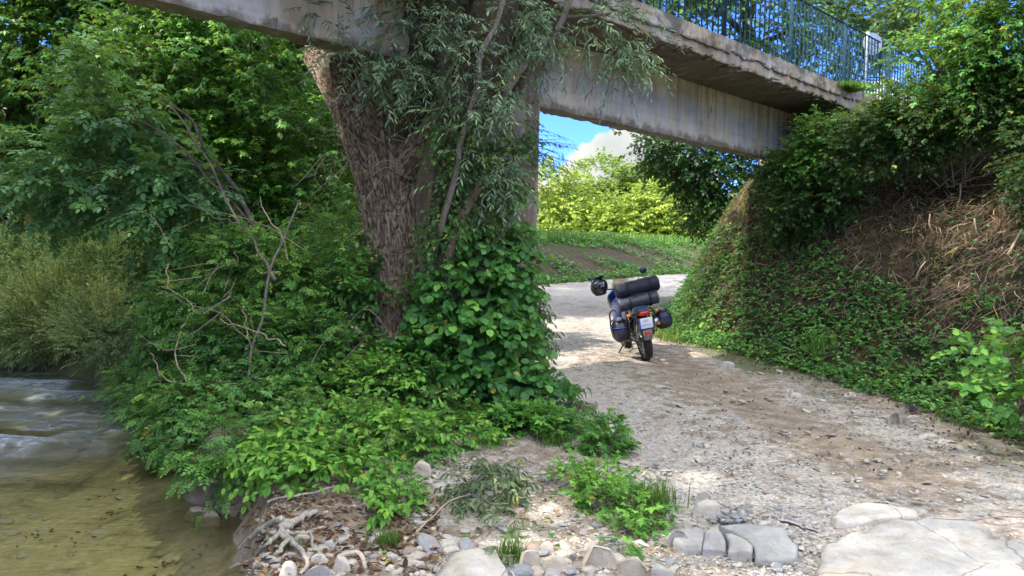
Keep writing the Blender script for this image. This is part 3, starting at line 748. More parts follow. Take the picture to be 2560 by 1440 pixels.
MB_DARK = bark_mat('dark_bark', [(0.03, 0.026, 0.02), (0.075, 0.063, 0.05), (0.13, 0.11, 0.09)], 1.0)
MB_TWIG = simple('green_twig', (0.10, 0.095, 0.04), 0.7, 0, 0.3, 12, 0)
MB_PALE = simple('dry_stem', (0.36, 0.27, 0.19), 0.8, 0, 0.35, 9, 0.1)
MB_DRIFT = bark_mat('bleached_wood', [(0.20, 0.175, 0.14), (0.44, 0.40, 0.34), (0.60, 0.56, 0.49)], 2.5)
def wob(path, n, amp, seed):
    q = spline(path, n); s = np.linspace(0, 1, n)
    for k in range(3): q[:, k] += amp * (fbm(s * 7, seed * 3.1 + k, 0, 300 + seed, 2) - 0.5) * np.minimum(1, s * 6)
    return q
def pp(rows): return np.array([P(*r) for r in rows])
# ---------------------------------------------------------------- the old willow in front of the pier
willow = empty('willow_tree', P(1010, 900, 8.2), 'huge old willow with deeply furrowed bark growing against the bridge pier', 'tree')
wl = np.array(willow.location)
def bark_trunk(name, rows, n=330, m=230, seed=0, hollow=None):
    """rows (px, py, Y, half width px): a furrowed trunk with real relief"""
    ctr = spline([list(P(r[0], r[1], r[2])) + [r[3] * r[2] / F_PX] for r in rows], n)
    p = ctr[:, :3]; rad = ctr[:, 3]
    t = norm(np.gradient(p, axis=0))
    a = np.cross(t, np.array([0.05, 0.99, 0.1])); a = norm(a); b = np.cross(t, a)
    th = np.linspace(0, 2 * np.pi, m, endpoint=False)
    s = np.concatenate([[0], np.cumsum(np.linalg.norm(np.diff(p, axis=0), axis=1))])
    TH, SS = np.meshgrid(th, s)
    cx, cy = np.cos(TH), np.sin(TH)
    # slow lobes, furrows that braid, plates
    lob = 1 + 0.10 * (fbm(cx * 1.1 + seed, cy * 1.1, SS * 0.7, 401 + seed, 2) - 0.5) * 2 + 0.05 * np.sin(TH * 5 + SS * 1.2 + seed)
    wx_ = fbm(cx * 4, cy * 4, SS * 3.2, 411 + seed, 3) - 0.5; wy_ = fbm(cx * 4, cy * 4, SS * 3.2, 471 + seed, 3) - 0.5; wz_ = fbm(cx * 5, cy * 5, SS * 4, 481 + seed, 2) - 0.5
    f_hi = fbm(cx * 16, cy * 16, SS * 12, 491 + seed, 3)
    nc = max(10, int(2 * np.pi * rad.mean() / 0.036)); uu_ = TH / (2 * np.pi) * nc + (wx_ * 3.4) + (f_hi - .5) * 1.1; vv_ = SS * 7.5 + wy_ * 4.0 + (f_hi - .5) * .8
    F1 = np.full(uu_.shape, 9.0); F2 = np.full(uu_.shape, 9.0); idc = np.zeros(uu_.shape)
    iu = np.floor(uu_).astype(int); iv = np.floor(vv_).astype(int)
    for du in (-1, 0, 1):
        for dv in (-1, 0, 1):
            cu, cv = iu + du, iv + dv; hu = _hash(np.mod(cu, nc), cv, 0 * cv, 77 + seed); hv = _hash(np.mod(cu, nc), cv, 0 * cv + 3, 78 + seed)
            dd_ = np.hypot(cu + hu - uu_, (cv + hv - vv_)); nw = dd_ < F1; F2 = np.where(nw, F1, np.minimum(F2, dd_)); idc = np.where(nw, hu, idc); F1 = np.where(nw, dd_, F1)
    plate = sstep(0.02, 0.42, F2 - F1)
    f1 = vnoise(cx * 10 + wx_ * 3.0 + 50, cy * 10 + wy_ * 3.0, SS * 6.5 + wz_ * 3, 421 + seed)
    f2 = vnoise(cx * 22 + wy_ * 4 + 50, cy * 22 + wx_ * 4, SS * 22.0 + wz_ * 4, 431 + seed)
    f3 = fbm(cx * 30, cy * 30, SS * 18, 441 + seed, 3)
    ridge = 1 - np.abs(2 * f1 - 1); ridge2 = 1 - np.abs(2 * f2 - 1)
    disp = 0.024 * plate * (0.35 + 0.9 * idc) - 0.010 * ridge ** 2 + 0.022 * (f3 - 0.5) - 0.008 * ridge2 ** 3
    rr = rad[:, None] * lob + disp * np.clip(rad[:, None] / 0.35, 0.3, 1)
    V = p[:, None] + rr[..., None] * (cx[..., None] * a[:, None] + cy[..., None] * b[:, None])
    V = V.reshape(-1, 3)
    i = np.arange(n - 1)[:, None] * m; j = np.arange(m)[None]; k = (j + 1) % m
    Fq = np.stack([i + j, i + m + j, i + m + k, i + k], -1).reshape(-1, 4)
    top = len(V); V = np.vstack([V, p[-1] - t[-1] * rad[-1] * 0.25]); last = (n - 1) * m
    Ft = np.stack([last + np.arange(m), np.full(m, top), last + (np.arange(m) + 1) % m], -1)[:, ::-1]
    dep = np.clip((disp + 0.012) / 0.042, 0, 1).ravel()
    return link(name, np_mesh(name, V - wl, [Fq, Ft], {'relief': np.append(dep, 0.2)}, smooth=True), MB_OLD2 if seed in (1, 4) else MB_SHADED, willow)
MB_SHADED = bark_mat('shaded_dark_bark', [(0.03, 0.028, 0.02), (0.085, 0.075, 0.052), (0.16, 0.14, 0.10)], 1.5)  # dark bark of the side stems, their deep shade put into the colour
MB_OLD2 = new_mat('furrowed_bark'); t = MB_OLD2.node_tree; p = geo_pos(t)
fl = noise(t, mapping(t, p, (1, 1, 0.6)), 40.0, 6.0, 0.7)
c = ramp(t, attr(t, 'relief'), [(0.08, (0.09, 0.066, 0.048)), (0.40, (0.22, 0.18, 0.142)), (0.9, (0.37, 0.31, 0.25))])
c = mixc(t, 0.65, c, ramp(t, fl, [(0.3, (0.55, 0.52, 0.50)), (0.7, (1.35, 1.32, 1.28))]), 'MULTIPLY')
c = mixc(t, 0.5, c, ramp(t, noise(t, p, 1.8, 4.0), [(0.3, (0.75, 0.72, 0.72)), (0.7, (1.2, 1.14, 1.05))]), 'MULTIPLY')
finish(MB_OLD2, c, 0.93, bump(t, fl, 0.9, 0.02), 0.1)
bark_trunk('trunk', [(1000, 960, 8.25, 120), (1003, 860, 8.25, 92), (1000, 760, 8.25, 80), (990, 640, 8.28, 78), (982, 540, 8.30, 80), (970, 450, 8.32, 82), (950, 370, 8.36, 86), (918, 290, 8.45, 78), (878, 225, 8.62, 68), (835, 165, 8.85, 54), (800, 128, 9.0, 44)], 420, 320, 1)
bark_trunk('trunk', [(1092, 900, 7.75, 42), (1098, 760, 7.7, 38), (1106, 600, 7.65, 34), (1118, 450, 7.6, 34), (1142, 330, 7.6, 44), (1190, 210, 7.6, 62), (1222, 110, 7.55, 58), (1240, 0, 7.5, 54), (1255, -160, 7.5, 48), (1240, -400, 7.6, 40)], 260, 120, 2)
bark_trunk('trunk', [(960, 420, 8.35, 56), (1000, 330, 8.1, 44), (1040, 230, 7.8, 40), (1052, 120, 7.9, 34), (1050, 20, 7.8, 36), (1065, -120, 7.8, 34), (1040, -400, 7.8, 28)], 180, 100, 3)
bark_trunk('broken_stub', [(1000, 430, 8.2, 58), (1035, 360, 8.15, 50), (1062, 310, 8.1, 38), (1075, 285, 8.05, 22)], 120, 130, 4)
# hollow knot low on the trunk
def branch(rows, r0, r1, mat, parent, name='branch', n=26, amp=0.05, seed=0, sides=7):
    q = wob(pp(rows), n, amp, seed) - np.array(parent.location)
    return tubes(name, [q], [np.linspace(r0, r1, n)], mat, parent, sides)
BR = [([(955, 245, 7.95), (915, 170, 7.8), (880, 120, 7.7), (845, 60, 7.5), (800, 0, 7.3), (770, -60, 7.2)], .045, .014, MB_GREY),
      ([(880, 120, 7.7), (893, 50, 7.6), (905, -30, 7.5)], .022, .012, MB_GREY),
      ([(1262, -20, 7.1), (1240, 60, 7.1), (1205, 130, 7.1), (1195, 190, 7.15), (1180, 260, 7.2), (1155, 350, 7.25), (1135, 440, 7.3), (1110, 530, 7.35), (1098, 590, 7.4)], .026, .034, MB_GREY),
      ([(1098, 590, 7.4), (1070, 660, 7.6), (1055, 720, 7.8)], .034, .045, MB_GREY),
      ([(1200, 450, 7.5), (1185, 490, 7.5), (1160, 530, 7.5), (1125, 640, 7.5)], .045, .06, MB_OLD),
      ([(1270, 270, 8.0), (1310, 200, 7.8), (1350, 140, 7.6), (1400, 60, 7.5), (1440, -30, 7.4)], .05, .03, MB_GREY),
      ([(1040, 360, 7.9), (1010, 290, 7.8), (1000, 230, 7.7), (960, 200, 7.6)], .02, .008, MB_GREY),
      ([(1500, 60, 7.8), (1400, 90, 7.8), (1310, 150, 7.9)], .012, .02, MB_GREY),
      ([(1600, 20, 7.7), (1480, 40, 7.7), (1360, 40, 7.8), (1270, 20, 7.9)], .01, .022, MB_GREY)]
for k, (rows, r0, r1, m) in enumerate(BR): branch(rows, r0, r1, m, willow, 'branch', 30, 0.06, k)
dead = []
for k in range(34):
    a = P(RNG.uniform(860, 1060), RNG.uniform(250, 640), RNG.uniform(7.75, 7.95)); b = a + np.array([RNG.normal(0, .22), RNG.uniform(-.2, .0), RNG.uniform(-.4, .3)])
    mid = (a + b) / 2 + RNG.normal(0, 0.06, 3); dead.append(spline([a, mid, b], 7) - wl)
for k in range(16):
    a = P(RNG.uniform(770, 900), RNG.uniform(240, 420), 7.9); b = a + np.array([RNG.uniform(-.35, .1), -.15, RNG.uniform(-.7, -.2)])
    dead.append(spline([a, (a + b) / 2 + RNG.normal(0, 0.12, 3), b], 8) - wl)
tubes('dead_twigs', dead, [np.linspace(.0045, .0015, len(d)) for d in dead], MB_PALE, willow, 3, kind='stuff')
# foliage
rng = np.random.default_rng(11)
W1 = [(1120, 60, 7.5, 190, 110, .5), (1190, 190, 7.5, 150, 110, .5), (1060, 160, 7.5, 120, 90, .4), (1240, 330, 7.6, 90, 110, .35), (1160, 330, 7.5, 110, 110, .35), (1250, 60, 7.5, 130, 90, .4),
      (960, 60, 7.4, 130, 70, .4), (1130, 440, 7.6, 90, 50, .3), (1390, 40, 7.6, 120, 90, .4), (1500, 60, 7.6, 110, 90, .4), (1590, 90, 7.7, 70, 80, .4), (1330, 100, 7.7, 90, 90, .4), (790, 40, 7.2, 70, 50, .3), (1560, 150, 7.7, 60, 60, .3),
      (1250, 470, 7.7, 60, 60, .25), (840, 130, 7.3, 60, 50, .3), (940, 200, 7.5, 60, 40, .3), (1230, 260, 7.4, 110, 90, .3), (1260, 400, 7.6, 60, 90, .25), (1190, 420, 7.4, 80, 70, .25), (1290, 200, 7.6, 40, 90, .25)]
c, u, bi = blobs(W1, 1500, rng, 0.1)
keep = clump(c, 0.36, 0.555, rng, 1); c, u = c[keep], u[keep]
d = u * 0.6 + np.array([0.2, -0.25, -0.25]) + rng.normal(0, 0.6, (len(c), 3))
A1 = sprays(c, d, 0.36, 13, 0.10, rng, droop=0.25, fan=0.9, rnd=0.8, leafdroop=0.22)
ctrs = np.array([[0, 7.5, 6.8], [-2.2, 6, 7.5], [-4.2, 4.2, 8.6], [-5.0, 2.6, 10.0], [-2.5, 3.5, 9.8], [1.2, 8.5, 8.0], [-3.0, 8.0, 8.6], [-6, 5.5, 8.8], [-1.0, 5.5, 9.5], [-2.2, 11.2, 8.6], [-3.6, 12.6, 10.0], [-1.0, 9.8, 8.0]]); rr3 = np.array([1.6, 1.6, 1.9, 2.0, 1.9, 1.7, 1.8, 1.8, 1.8, 1.9, 2.0, 1.6])  # crown blobs above the frame, added to shade foreground and embankment
ib = rng.integers(0, len(ctrs), 4400); uu = norm(rng.normal(size=(4400, 3))); cc = ctrs[ib] + uu * (rng.uniform(.15, 1, 4400) ** .5 * rr3[ib])[:, None] * np.array([1, 1, .7])
keep = clump(cc, 1.2, 0.47, rng, 2); cc, uu = cc[keep], uu[keep]
A2 = sprays(cc, uu + np.array([0, 0, -0.4]), 0.9, 9, 0.25, rng, droop=0.4, fan=0.8, rnd=0.6)
foliage(willow, WIL, *A1[:4], M_WIL, single=300); foliage(willow, WIL2, *A2[:4], M_WIL)
twig_stuff(willow, A1[4], 0.004, MB_TWIG)
# dark willow twig against the sky by the pier
c = P(1300, 370, 8.6)[None] + rng.normal(0, 0.12, (24, 3)) * np.array([0.3, 1, 1]); d = np.array([1.0, 0.1, -0.03]) + rng.normal(0, 0.28, (24, 3))
A = sprays(c, d, 0.58, 14, 0.085, rng, droop=0.15, fan=0.9, rnd=0.8, leafdroop=0.4)
foliage(willow, WIL, A[0], A[1], A[2], A[3], M_WIL, name='leaf', rest='foliage'); twig_stuff(willow, A[4], 0.003, MB_DARK)
# limbs above the picture, reaching into the added shade crown
lim = [wob([P(1240, -380, 7.9), (P(1240, -380, 7.9) + q_) / 2 + [0, 0, .3], q_], 14, 0.2, k) - wl for k, q_ in enumerate(ctrs[[0, 2, 3, 5, 6]])]
tubes('limb', lim, [np.linspace(.14, .04, 14)] * 5, MB_OLD, willow, 8, kind='stuff')

# ---------------------------------------------------------------- trees: a builder
def tree(name, label, spec, base, tmpl, mat, n, k, length, size, bark=MB_DARK, r0=0.14, seed=0, cat='tree', group=None, limbs=7, thr=0.42, csc=0.8, single=0, shell=0.3, up=0.9, trunk_top=None, **kw):
    rng = np.random.default_rng(seed)
    root = empty(name, base, label, cat, group); bl_ = np.array(base, float)
    cs = np.array([P(b[0], b[1], b[2]) for b in spec])
    topp = cs[np.argmax(cs[:, 2])] if trunk_top is None else np.array(trunk_top)
    midp = (bl_ + topp) / 2 + rng.normal(0, 0.25, 3) * np.array([1, 1, 0])
    tr = wob([bl_ - [0, 0, .3], midp, topp], 26, 0.25, seed)
    tubes('trunk', [tr - bl_], [np.linspace(r0, r0 * 0.3, 26)], bark, root, 9)
    paths, rads = [], []
    for i in range(limbs):
        q = cs[rng.integers(len(cs))] + rng.normal(0, 0.4, 3); s0 = tr[rng.integers(5, 22)]
        paths.append(wob([s0, (s0 + q) / 2 + [0, 0, 0.25], q], 12, 0.15, seed + i) - bl_); rads.append(np.linspace(r0 * 0.4, r0 * 0.08, 12))
    tubes('branches', paths, rads, bark, root, 5, kind='stuff')
    c, u, bi = blobs(spec, n, rng, shell)
    kp = clump(c, csc, thr, rng, seed); c, u = c[kp], u[kp]
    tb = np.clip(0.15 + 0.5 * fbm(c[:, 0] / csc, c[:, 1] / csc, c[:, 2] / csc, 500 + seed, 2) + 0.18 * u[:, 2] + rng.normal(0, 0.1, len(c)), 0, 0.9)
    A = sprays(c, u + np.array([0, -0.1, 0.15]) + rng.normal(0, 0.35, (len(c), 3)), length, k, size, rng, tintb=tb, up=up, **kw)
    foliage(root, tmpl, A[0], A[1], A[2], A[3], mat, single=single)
    twig_stuff(root, A[4], 0.005, bark)
    return root
OVL = leaf_shape([(.42, .34)], 0.2, 0.25)
# forest wall on the left, beyond the water
def gz(x, y): return [x, y, float(H(x, y, False))]
tree('sycamore_tree', 'broad sycamore with dark lobed leaves filling the space left of the willow trunk', [(560, 160, 10.5, 200, 130, .9), (440, 300, 10.5, 200, 120, .9), (680, 280, 10.8, 170, 130, .8), (780, 420, 10.8, 140, 160, .7), (600, 440, 10.5, 170, 110, .8), (300, 230, 10.3, 160, 110, .9), (760, 560, 10.6, 120, 110, .6), (420, 90, 11, 160, 90, .9), (560, 40, 11, 160, 100, .9)],
     gz(-4.0, 11.2), MAP, M_MAPLE, 2300, 8, 0.42, 0.14, MB_DARK, 0.11, 31, single=300, thr=0.44, csc=0.55, leafdroop=0.35)
tree('ash_tree', 'slender leaning tree with large bluish oval leaflets and a bare grey stem', [(330, 300, 8.6, 90, 50, .4), (250, 330, 8.7, 80, 40, .4), (380, 430, 8.4, 120, 50, .4), (330, 520, 8.4, 120, 50, .4), (200, 440, 8.6, 110, 60, .4), (470, 470, 8.3, 80, 60, .4), (260, 160, 8.8, 60, 40, .3), (130, 500, 8.8, 80, 50, .4), (420, 560, 8.4, 70, 40, .3), (60, 400, 9, 90, 50, .4)],
     P(700, 760, 8.0), ASH, M_ASH, 430, 5, 0.35, 0.20, MB_GREY, 0.04, 32, single=300, thr=0.40, csc=0.4, limbs=6, trunk_top=P(400, 240, 8.5), leafdroop=0.35)
tree('maple_tree', 'tall pale green maple standing behind the sycamore by the far bank', [(120, 120, 15, 220, 150, 1.6), (40, 60, 15.6, 200, 150, 1.6), (40, 300, 15, 160, 130, 1.4), (260, 20, 15, 220, 130, 1.6), (100, -150, 15.5, 350, 160, 2.2), (180, 420, 15, 150, 120, 1.2), (30, 500, 15, 120, 100, 1.2)],
     gz(-11.5, 16.5), MAP, M_DOG, 1700, 8, 0.6, 0.20, MB_DARK, 0.2, 33, thr=0.42, csc=1.0)
tree('elm_tree', 'dense dark tree beyond the stream, its crown rising above the bridge beam', [(450, -60, 16, 320, 200, 2), (640, 60, 16.5, 170, 100, 1.5), (560, 330, 16, 240, 200, 1.5), (330, 480, 15.5, 220, 170, 1.5), (800, 460, 15.5, 150, 220, 1.3), (300, 150, 16, 250, 200, 1.6), (650, 620, 15, 200, 150, 1.2)],
     gz(-6.0, 17), OVL, M_DARK, 3300, 9, 0.65, 0.17, MB_DARK, 0.22, 34, thr=0.43, csc=1.0)
tree('lime_tree', 'lighter green tree glimpsed low between the sycamore and the willow trunk', [(800, 380, 20, 160, 170, 1.8), (740, 560, 20, 200, 120, 1.8), (560, 620, 20, 220, 120, 1.8), (860, 560, 19, 120, 160, 1.5)],
     gz(-4.5, 20), OVL, M_SUNNY, 1500, 9, 0.7, 0.2, MB_DARK, 0.2, 35, thr=0.4, csc=1.0)
tree('poplar_tree', 'dark tree at the bend of the stream behind the shrubs', [(120, 520, 19, 260, 120, 1.8), (0, 640, 18, 220, 120, 1.6), (280, 640, 18, 200, 120, 1.6)],
     gz(-14, 19), OVL, M_DARK, 1500, 9, 0.7, 0.19, MB_DARK, 0.2, 36, thr=0.40, csc=1.0)
# willow shrubs at the waterline
def shrub(name, label, spec, base, tmpl, mat, n, k, length, size, seed, single=0, stems=9, bark=MB_GREY, r=0.012, thr=0.42, csc=0.4, group=None, dirv=(0, -0.15, 0.4), shell=0.35, tint0=0.15, **kw):
    rng = np.random.default_rng(seed); root = empty(name, base, label, 'shrub', group); bl_ = np.array(base, float)
    cs = np.array([P(b[0], b[1], b[2]) for b in spec])
    c, u, bi = blobs(spec, n, rng, shell); kp = clump(c, csc, thr, rng, seed); c, u = c[kp], u[kp]
    paths = []
    for i in range(stems):
        q = c[rng.integers(len(c))]; b0 = bl_ + [rng.normal(0, .15), rng.normal(0, .1), -0.1]
        paths.append(wob([b0, b0 * 0.4 + q * 0.6 + [0, 0, 0.15], q], 12, 0.1, seed + i) - bl_)
    tubes('stems', paths, [np.linspace(r, r * 0.3, 12)] * stems, bark, root, 5, kind='stuff')
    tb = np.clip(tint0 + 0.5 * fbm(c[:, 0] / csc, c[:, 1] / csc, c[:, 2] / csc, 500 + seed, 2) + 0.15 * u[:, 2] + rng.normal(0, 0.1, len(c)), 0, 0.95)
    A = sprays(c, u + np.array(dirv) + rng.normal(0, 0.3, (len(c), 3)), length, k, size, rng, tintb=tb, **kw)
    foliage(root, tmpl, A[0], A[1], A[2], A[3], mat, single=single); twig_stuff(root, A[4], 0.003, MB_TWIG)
    return root
shrub('willow_shrub', 'olive green willow bush overhanging the far water, yellowish at its tips', [(150, 780, 12.0, 150, 110, .8), (60, 830, 11.9, 110, 80, .6), (270, 820, 12.0, 90, 90, .6), (340, 760, 12.1, 60, 90, .5)], P(170, 915, 12.7), WIL2, M_SHRUBW, 2400, 13, 0.34, 0.100, 41, csc=0.35, dirv=(0, -.1, .9), tint0=0.35, droop=0.1, fan=0.6, rnd=0.7)
shrub('willow_shrub', 'taller grey green willow bush behind the yellowish one on the far bank', [(270, 680, 12.8, 130, 110, .8), (120, 650, 13.0, 120, 90, .8), (20, 720, 13.0, 110, 100, .8), (350, 690, 12.8, 60, 80, .6)], P(280, 900, 13.6), WIL2, M_SHRUBW, 2600, 13, 0.38, 0.112, 42, csc=0.4, dirv=(0, -.1, .9), tint0=0.12, droop=0.1, fan=0.6, rnd=0.7)
# rose and elder thicket between water and trunk
shrub('rose_bush', 'tangle of dark rose and elder with small pinnate leaves above the stream bank', [(520, 780, 8.0, 140, 90, .5), (640, 680, 8.0, 120, 90, .5), (480, 880, 7.8, 100, 80, .45), (620, 860, 7.5, 130, 90, .45), (760, 720, 7.9, 110, 90, .4), (760, 860, 7.4, 110, 90, .4), (560, 990, 7.2, 120, 70, .4), (480, 1040, 7.0, 70, 60, .35), (700, 980, 7.1, 100, 70, .4), (370, 970, 8.7, 75, 40, .4), (450, 1080, 6.9, 70, 60, .3), (540, 1110, 6.6, 80, 55, .3), (590, 1160, 6.2, 60, 35, .25), (400, 1010, 7.6, 60, 50, .3), (840, 620, 8.4, 90, 80, .4), (580, 620, 8.4, 110, 60, .4)],
      P(620, 1080, 7.2), PIN, M_ROSE, 2500, 6, 0.26, 0.125, 43, single=300, stems=16, thr=0.42, csc=0.35, leafdroop=0.3)
shrub('elder_bush', 'dark elder thicket filling the shade behind the rose bush', [(500, 680, 10.0, 130, 110, .8), (640, 760, 9.4, 220, 170, .7), (480, 860, 9.4, 120, 90, .6), (800, 760, 9.3, 160, 170, .6), (560, 930, 8.4, 160, 90, .5), (430, 890, 9.6, 60, 60, .4), (620, 1030, 7.8, 170, 60, .3)],
      gz(-3.6, 9.6), MAP, M_IVY, 1800, 8, 0.36, 0.11, 44, stems=14, thr=0.36, csc=0.5)
bs = shrub('dead_branches', 'pale leafless broken stems sticking out of the rose thicket', [(640, 1050, 7.0, 10, 10, .1)], P(640, 1110, 6.9), PIN, M_ROSE, 6, 3, 0.1, 0.05, 45, stems=1)
STK = [[(640, 1090, 6.9), (615, 1000, 6.9), (630, 900, 6.9), (655, 780, 6.95), (690, 640, 7.1), (750, 500, 7.4)], [(630, 880, 6.9), (618, 820, 6.9), (610, 765, 6.9)], [(715, 865, 6.9), (640, 830, 6.85), (540, 800, 6.8)], [(620, 850, 6.9), (560, 790, 6.9), (480, 760, 7.0), (395, 720, 7.0)],
       [(610, 960, 6.9), (500, 960, 6.8), (420, 950, 6.8), (382, 900, 6.8), (380, 880, 6.8)], [(480, 960, 6.8), (455, 940, 6.8), (440, 860, 6.85), (470, 790, 6.9)], [(560, 770, 7), (480, 830, 6.9), (370, 860, 6.9)], [(600, 560, 7.6), (540, 440, 7.9), (470, 330, 8.2), (400, 235, 8.4)], [(720, 650, 7.4), (690, 570, 7.6), (640, 490, 7.8)], [(600, 560, 7.6), (530, 540, 7.6), (440, 470, 7.8)], [(690, 700, 7.3), (640, 620, 7.4), (600, 560, 7.6)], [(420, 660, 7.4), (430, 720, 7.3), (490, 780, 7.2)]]
for k, rws in enumerate(STK):
    branch(rws, 0.020 if k in (0, 10) else 0.012 if k == 7 else 0.008, 0.009 if k in (0, 7) else 0.004, MB_GREY if k % 3 == 0 or k in (7, 10) else MB_PALE, bs, 'branch', 24, 0.08, 50 + k, 6)
# dogwood mass at the foot
shrub('dogwood_bush', 'bright green dogwood spilling over the stones at the foot of the willow', [(760, 1130, 6.35, 130, 60, .35), (900, 1080, 6.6, 130, 70, .35), (760, 1180, 6.0, 110, 60, .3), (860, 1180, 6.0, 120, 50, .3), (700, 1100, 6.7, 80, 60, .3), (1020, 1100, 6.6, 120, 50, .3), (830, 1010, 7.0, 120, 70, .35), (960, 980, 7.0, 120, 80, .35), (690, 1150, 6.3, 60, 50, .25), (1130, 1080, 6.8, 110, 40, .3)],
      P(860, 1130, 6.6), OV, M_DOG, 1350, 7, 0.20, 0.078, 46, single=300, stems=22, thr=0.40, csc=0.3, tint0=0.38, leafdroop=0.35)
shrub('dogwood_bush', 'taller darker dogwood and clematis hiding the base of the furrowed trunk', [(880, 900, 7.4, 90, 80, .3), (980, 900, 7.4, 100, 70, .3), (1080, 900, 7.4, 90, 90, .3), (800, 930, 7.5, 90, 80, .3), (860, 760, 7.7, 60, 70, .25), (1040, 780, 7.7, 50, 70, .2), (1100, 980, 7.2, 110, 70, .3), (900, 690, 7.8, 50, 50, .2)],
      P(960, 1020, 7.5), OV, M_DOG, 1150, 7, 0.22, 0.085, 47, single=300, stems=18, thr=0.42, csc=0.35, tint0=0.12, leafdroop=0.35)
shrub('hazel_bush', 'hazel with big round toothed leaves climbing the lower half of the pier', [(1200, 640, 7.75, 100, 80, .25), (1160, 740, 7.55, 110, 80, .25), (1250, 760, 7.55, 80, 90, .25), (1180, 860, 7.35, 110, 90, .3), (1270, 880, 7.35, 60, 90, .25), (1220, 960, 7.15, 110, 60, .3), (1130, 590, 7.75, 60, 40, .2), (1290, 660, 7.85, 30, 90, .2), (1340, 980, 7.15, 70, 50, .25), (1290, 540, 8.05, 20, 60, .1), (1260, 400, 8.15, 40, 60, .1)],
      P(1200, 1010, 7.7), RND, M_HAZ, 950, 6, 0.24, 0.105, 48, single=300, stems=16, thr=0.40, csc=0.35, dirv=(0, -.5, .2), leafdroop=0.45, up=0.6, droop=0.4)
shrub('wilted_branches', 'drooping half withered sprays on the corner of the pier beside the track', [(1320, 800, 7.8, 30, 90, .15), (1330, 900, 7.7, 30, 60, .15), (1400, 1010, 7.3, 60, 30, .2), (1440, 1050, 7.1, 70, 25, .2)], P(1330, 960, 7.7), CURL, M_WILT, 220, 7, 0.24, 0.10, 49, stems=6, thr=0.3, leafdroop=0.9, up=0.2, dirv=(.2, -.2, -.5))
shrub('nettle_clump', 'low leafy weeds trailing from the pier towards the gravel', [(1330, 1060, 6.9, 110, 30, .25), (1430, 1090, 6.7, 60, 25, .2), (1240, 1050, 6.9, 90, 35, .2)], P(1340, 1090, 6.8), TRI, M_DOG, 300, 6, 0.16, 0.11, 50, stems=6, thr=0.3, tint0=0.2)
shrub('weed_clump', 'small dark leafy weed standing alone beside the gravel lane', [(1525, 1110, 6.3, 42, 30, .12), (1530, 1070, 6.3, 20, 30, .08)], P(1525, 1140, 6.25), TRI, M_DOG, 90, 7, 0.14, 0.085, 51, stems=6, r=.004, thr=0.2, tint0=0.15)
shrub('weed_clump', 'widest patch of bright weeds growing among the stones near the track', [(1480, 1230, 5.4, 90, 40, .2), (1560, 1280, 5.1, 90, 40, .2), (1440, 1190, 5.7, 60, 30, .2), (1540, 1210, 5.5, 60, 35, .15), (1570, 1340, 4.75, 50, 25, .12)], P(1510, 1270, 5.25), TRI, M_DOG, 260, 6, 0.15, 0.075, 52, stems=10, r=.004, thr=0.36, csc=0.2, tint0=0.35)
shrub('dogwood_sprig', 'small dogwood sprig hanging over bare soil between roots and boulders', [(990, 1230, 5.3, 60, 25, .15), (960, 1280, 5.0, 25, 25, .1), (1000, 1260, 5.1, 40, 20, .1)], P(990, 1260, 5.15), OV, M_DOG, 75, 7, 0.16, 0.065, 53, stems=6, r=.004, thr=0.2, tint0=0.35, leafdroop=0.4)
shrub('cut_branch', 'cut branch with grey curled leaves lying on the stones', [(1230, 1220, 5.4, 75, 22, .2), (1200, 1250, 5.15, 55, 18, .15), (1240, 1180, 5.7, 40, 18, .15), (1270, 1290, 4.9, 30, 20, .1)], P(1230, 1240, 5.3), CURL, M_WILT, 150, 8, 0.2, 0.085, 54, stems=8, r=.005, thr=0.25, leafdroop=0.7, up=0.2, dirv=(0, -.2, -.2))
shrub('cut_sprig', 'drooping withered sprig lying over the edge of the biggest pale boulder', [(1245, 1400, 4.05, 14, 35, .05)], P(1250, 1370, 4.1), CURL, M_WILT, 12, 7, 0.12, 0.06, 55, stems=3, r=.003, thr=0.1, leafdroop=0.9, up=0.2, dirv=(0, -.2, -.8))
shrub('ivy_vine', 'dark ivy and clematis curtain hanging between the furrowed trunk and the pier edge', [(1200, 500, 7.6, 80, 60, .12), (1260, 430, 7.75, 50, 90, .12), (1160, 400, 7.45, 60, 60, .15), (1230, 560, 7.6, 80, 50, .12), (1290, 330, 7.9, 30, 90, .1), (1120, 540, 7.4, 50, 50, .12), (1130, 330, 7.35, 50, 60, .12), (1105, 430, 7.4, 35, 60, .1), (1100, 620, 7.4, 40, 60, .1)], P(1210, 620, 7.7), IVY, M_BRAM, 430, 6, 0.22, 0.085, 57, single=120, stems=14, thr=0.36, csc=0.3, dirv=(0, -.5, -.5), leafdroop=0.6, up=0.4, tint0=0.25)
shrub('bramble_bush', 'darker bramble with three part leaves woven through the bright dogwood', [(800, 1080, 6.5, 150, 60, .3), (960, 1130, 6.2, 120, 40, .25), (1080, 1040, 6.8, 110, 60, .3), (700, 1040, 6.8, 100, 60, .3), (900, 960, 7.1, 130, 70, .3)], P(880, 1110, 6.5), TRI, M_BRAM, 420, 6, 0.2, 0.10, 58, single=150, stems=14, thr=0.40, csc=0.3, tint0=0.35)
thin = []
rt = np.random.default_rng(99)
for k in range(34):
    a = P(rt.uniform(380, 900), rt.uniform(560, 1120), rt.uniform(6.6, 7.3)); v = np.array([rt.normal(0, .4), rt.normal(-.05, .1), rt.uniform(-.1, .5)]); b = a + v
    thin.append(spline([a - wl, (a + b) / 2 - wl + rt.normal(0, .10, 3), b - wl + [rt.normal(0, .1), 0, -rt.uniform(0, .25)]], 10))
tubes('dead_stems', [q + wl - np.array(bs.location) for q in thin], [np.linspace(.004, .0015, 10)] * len(thin), MB_PALE, bs, 4, kind='stuff')
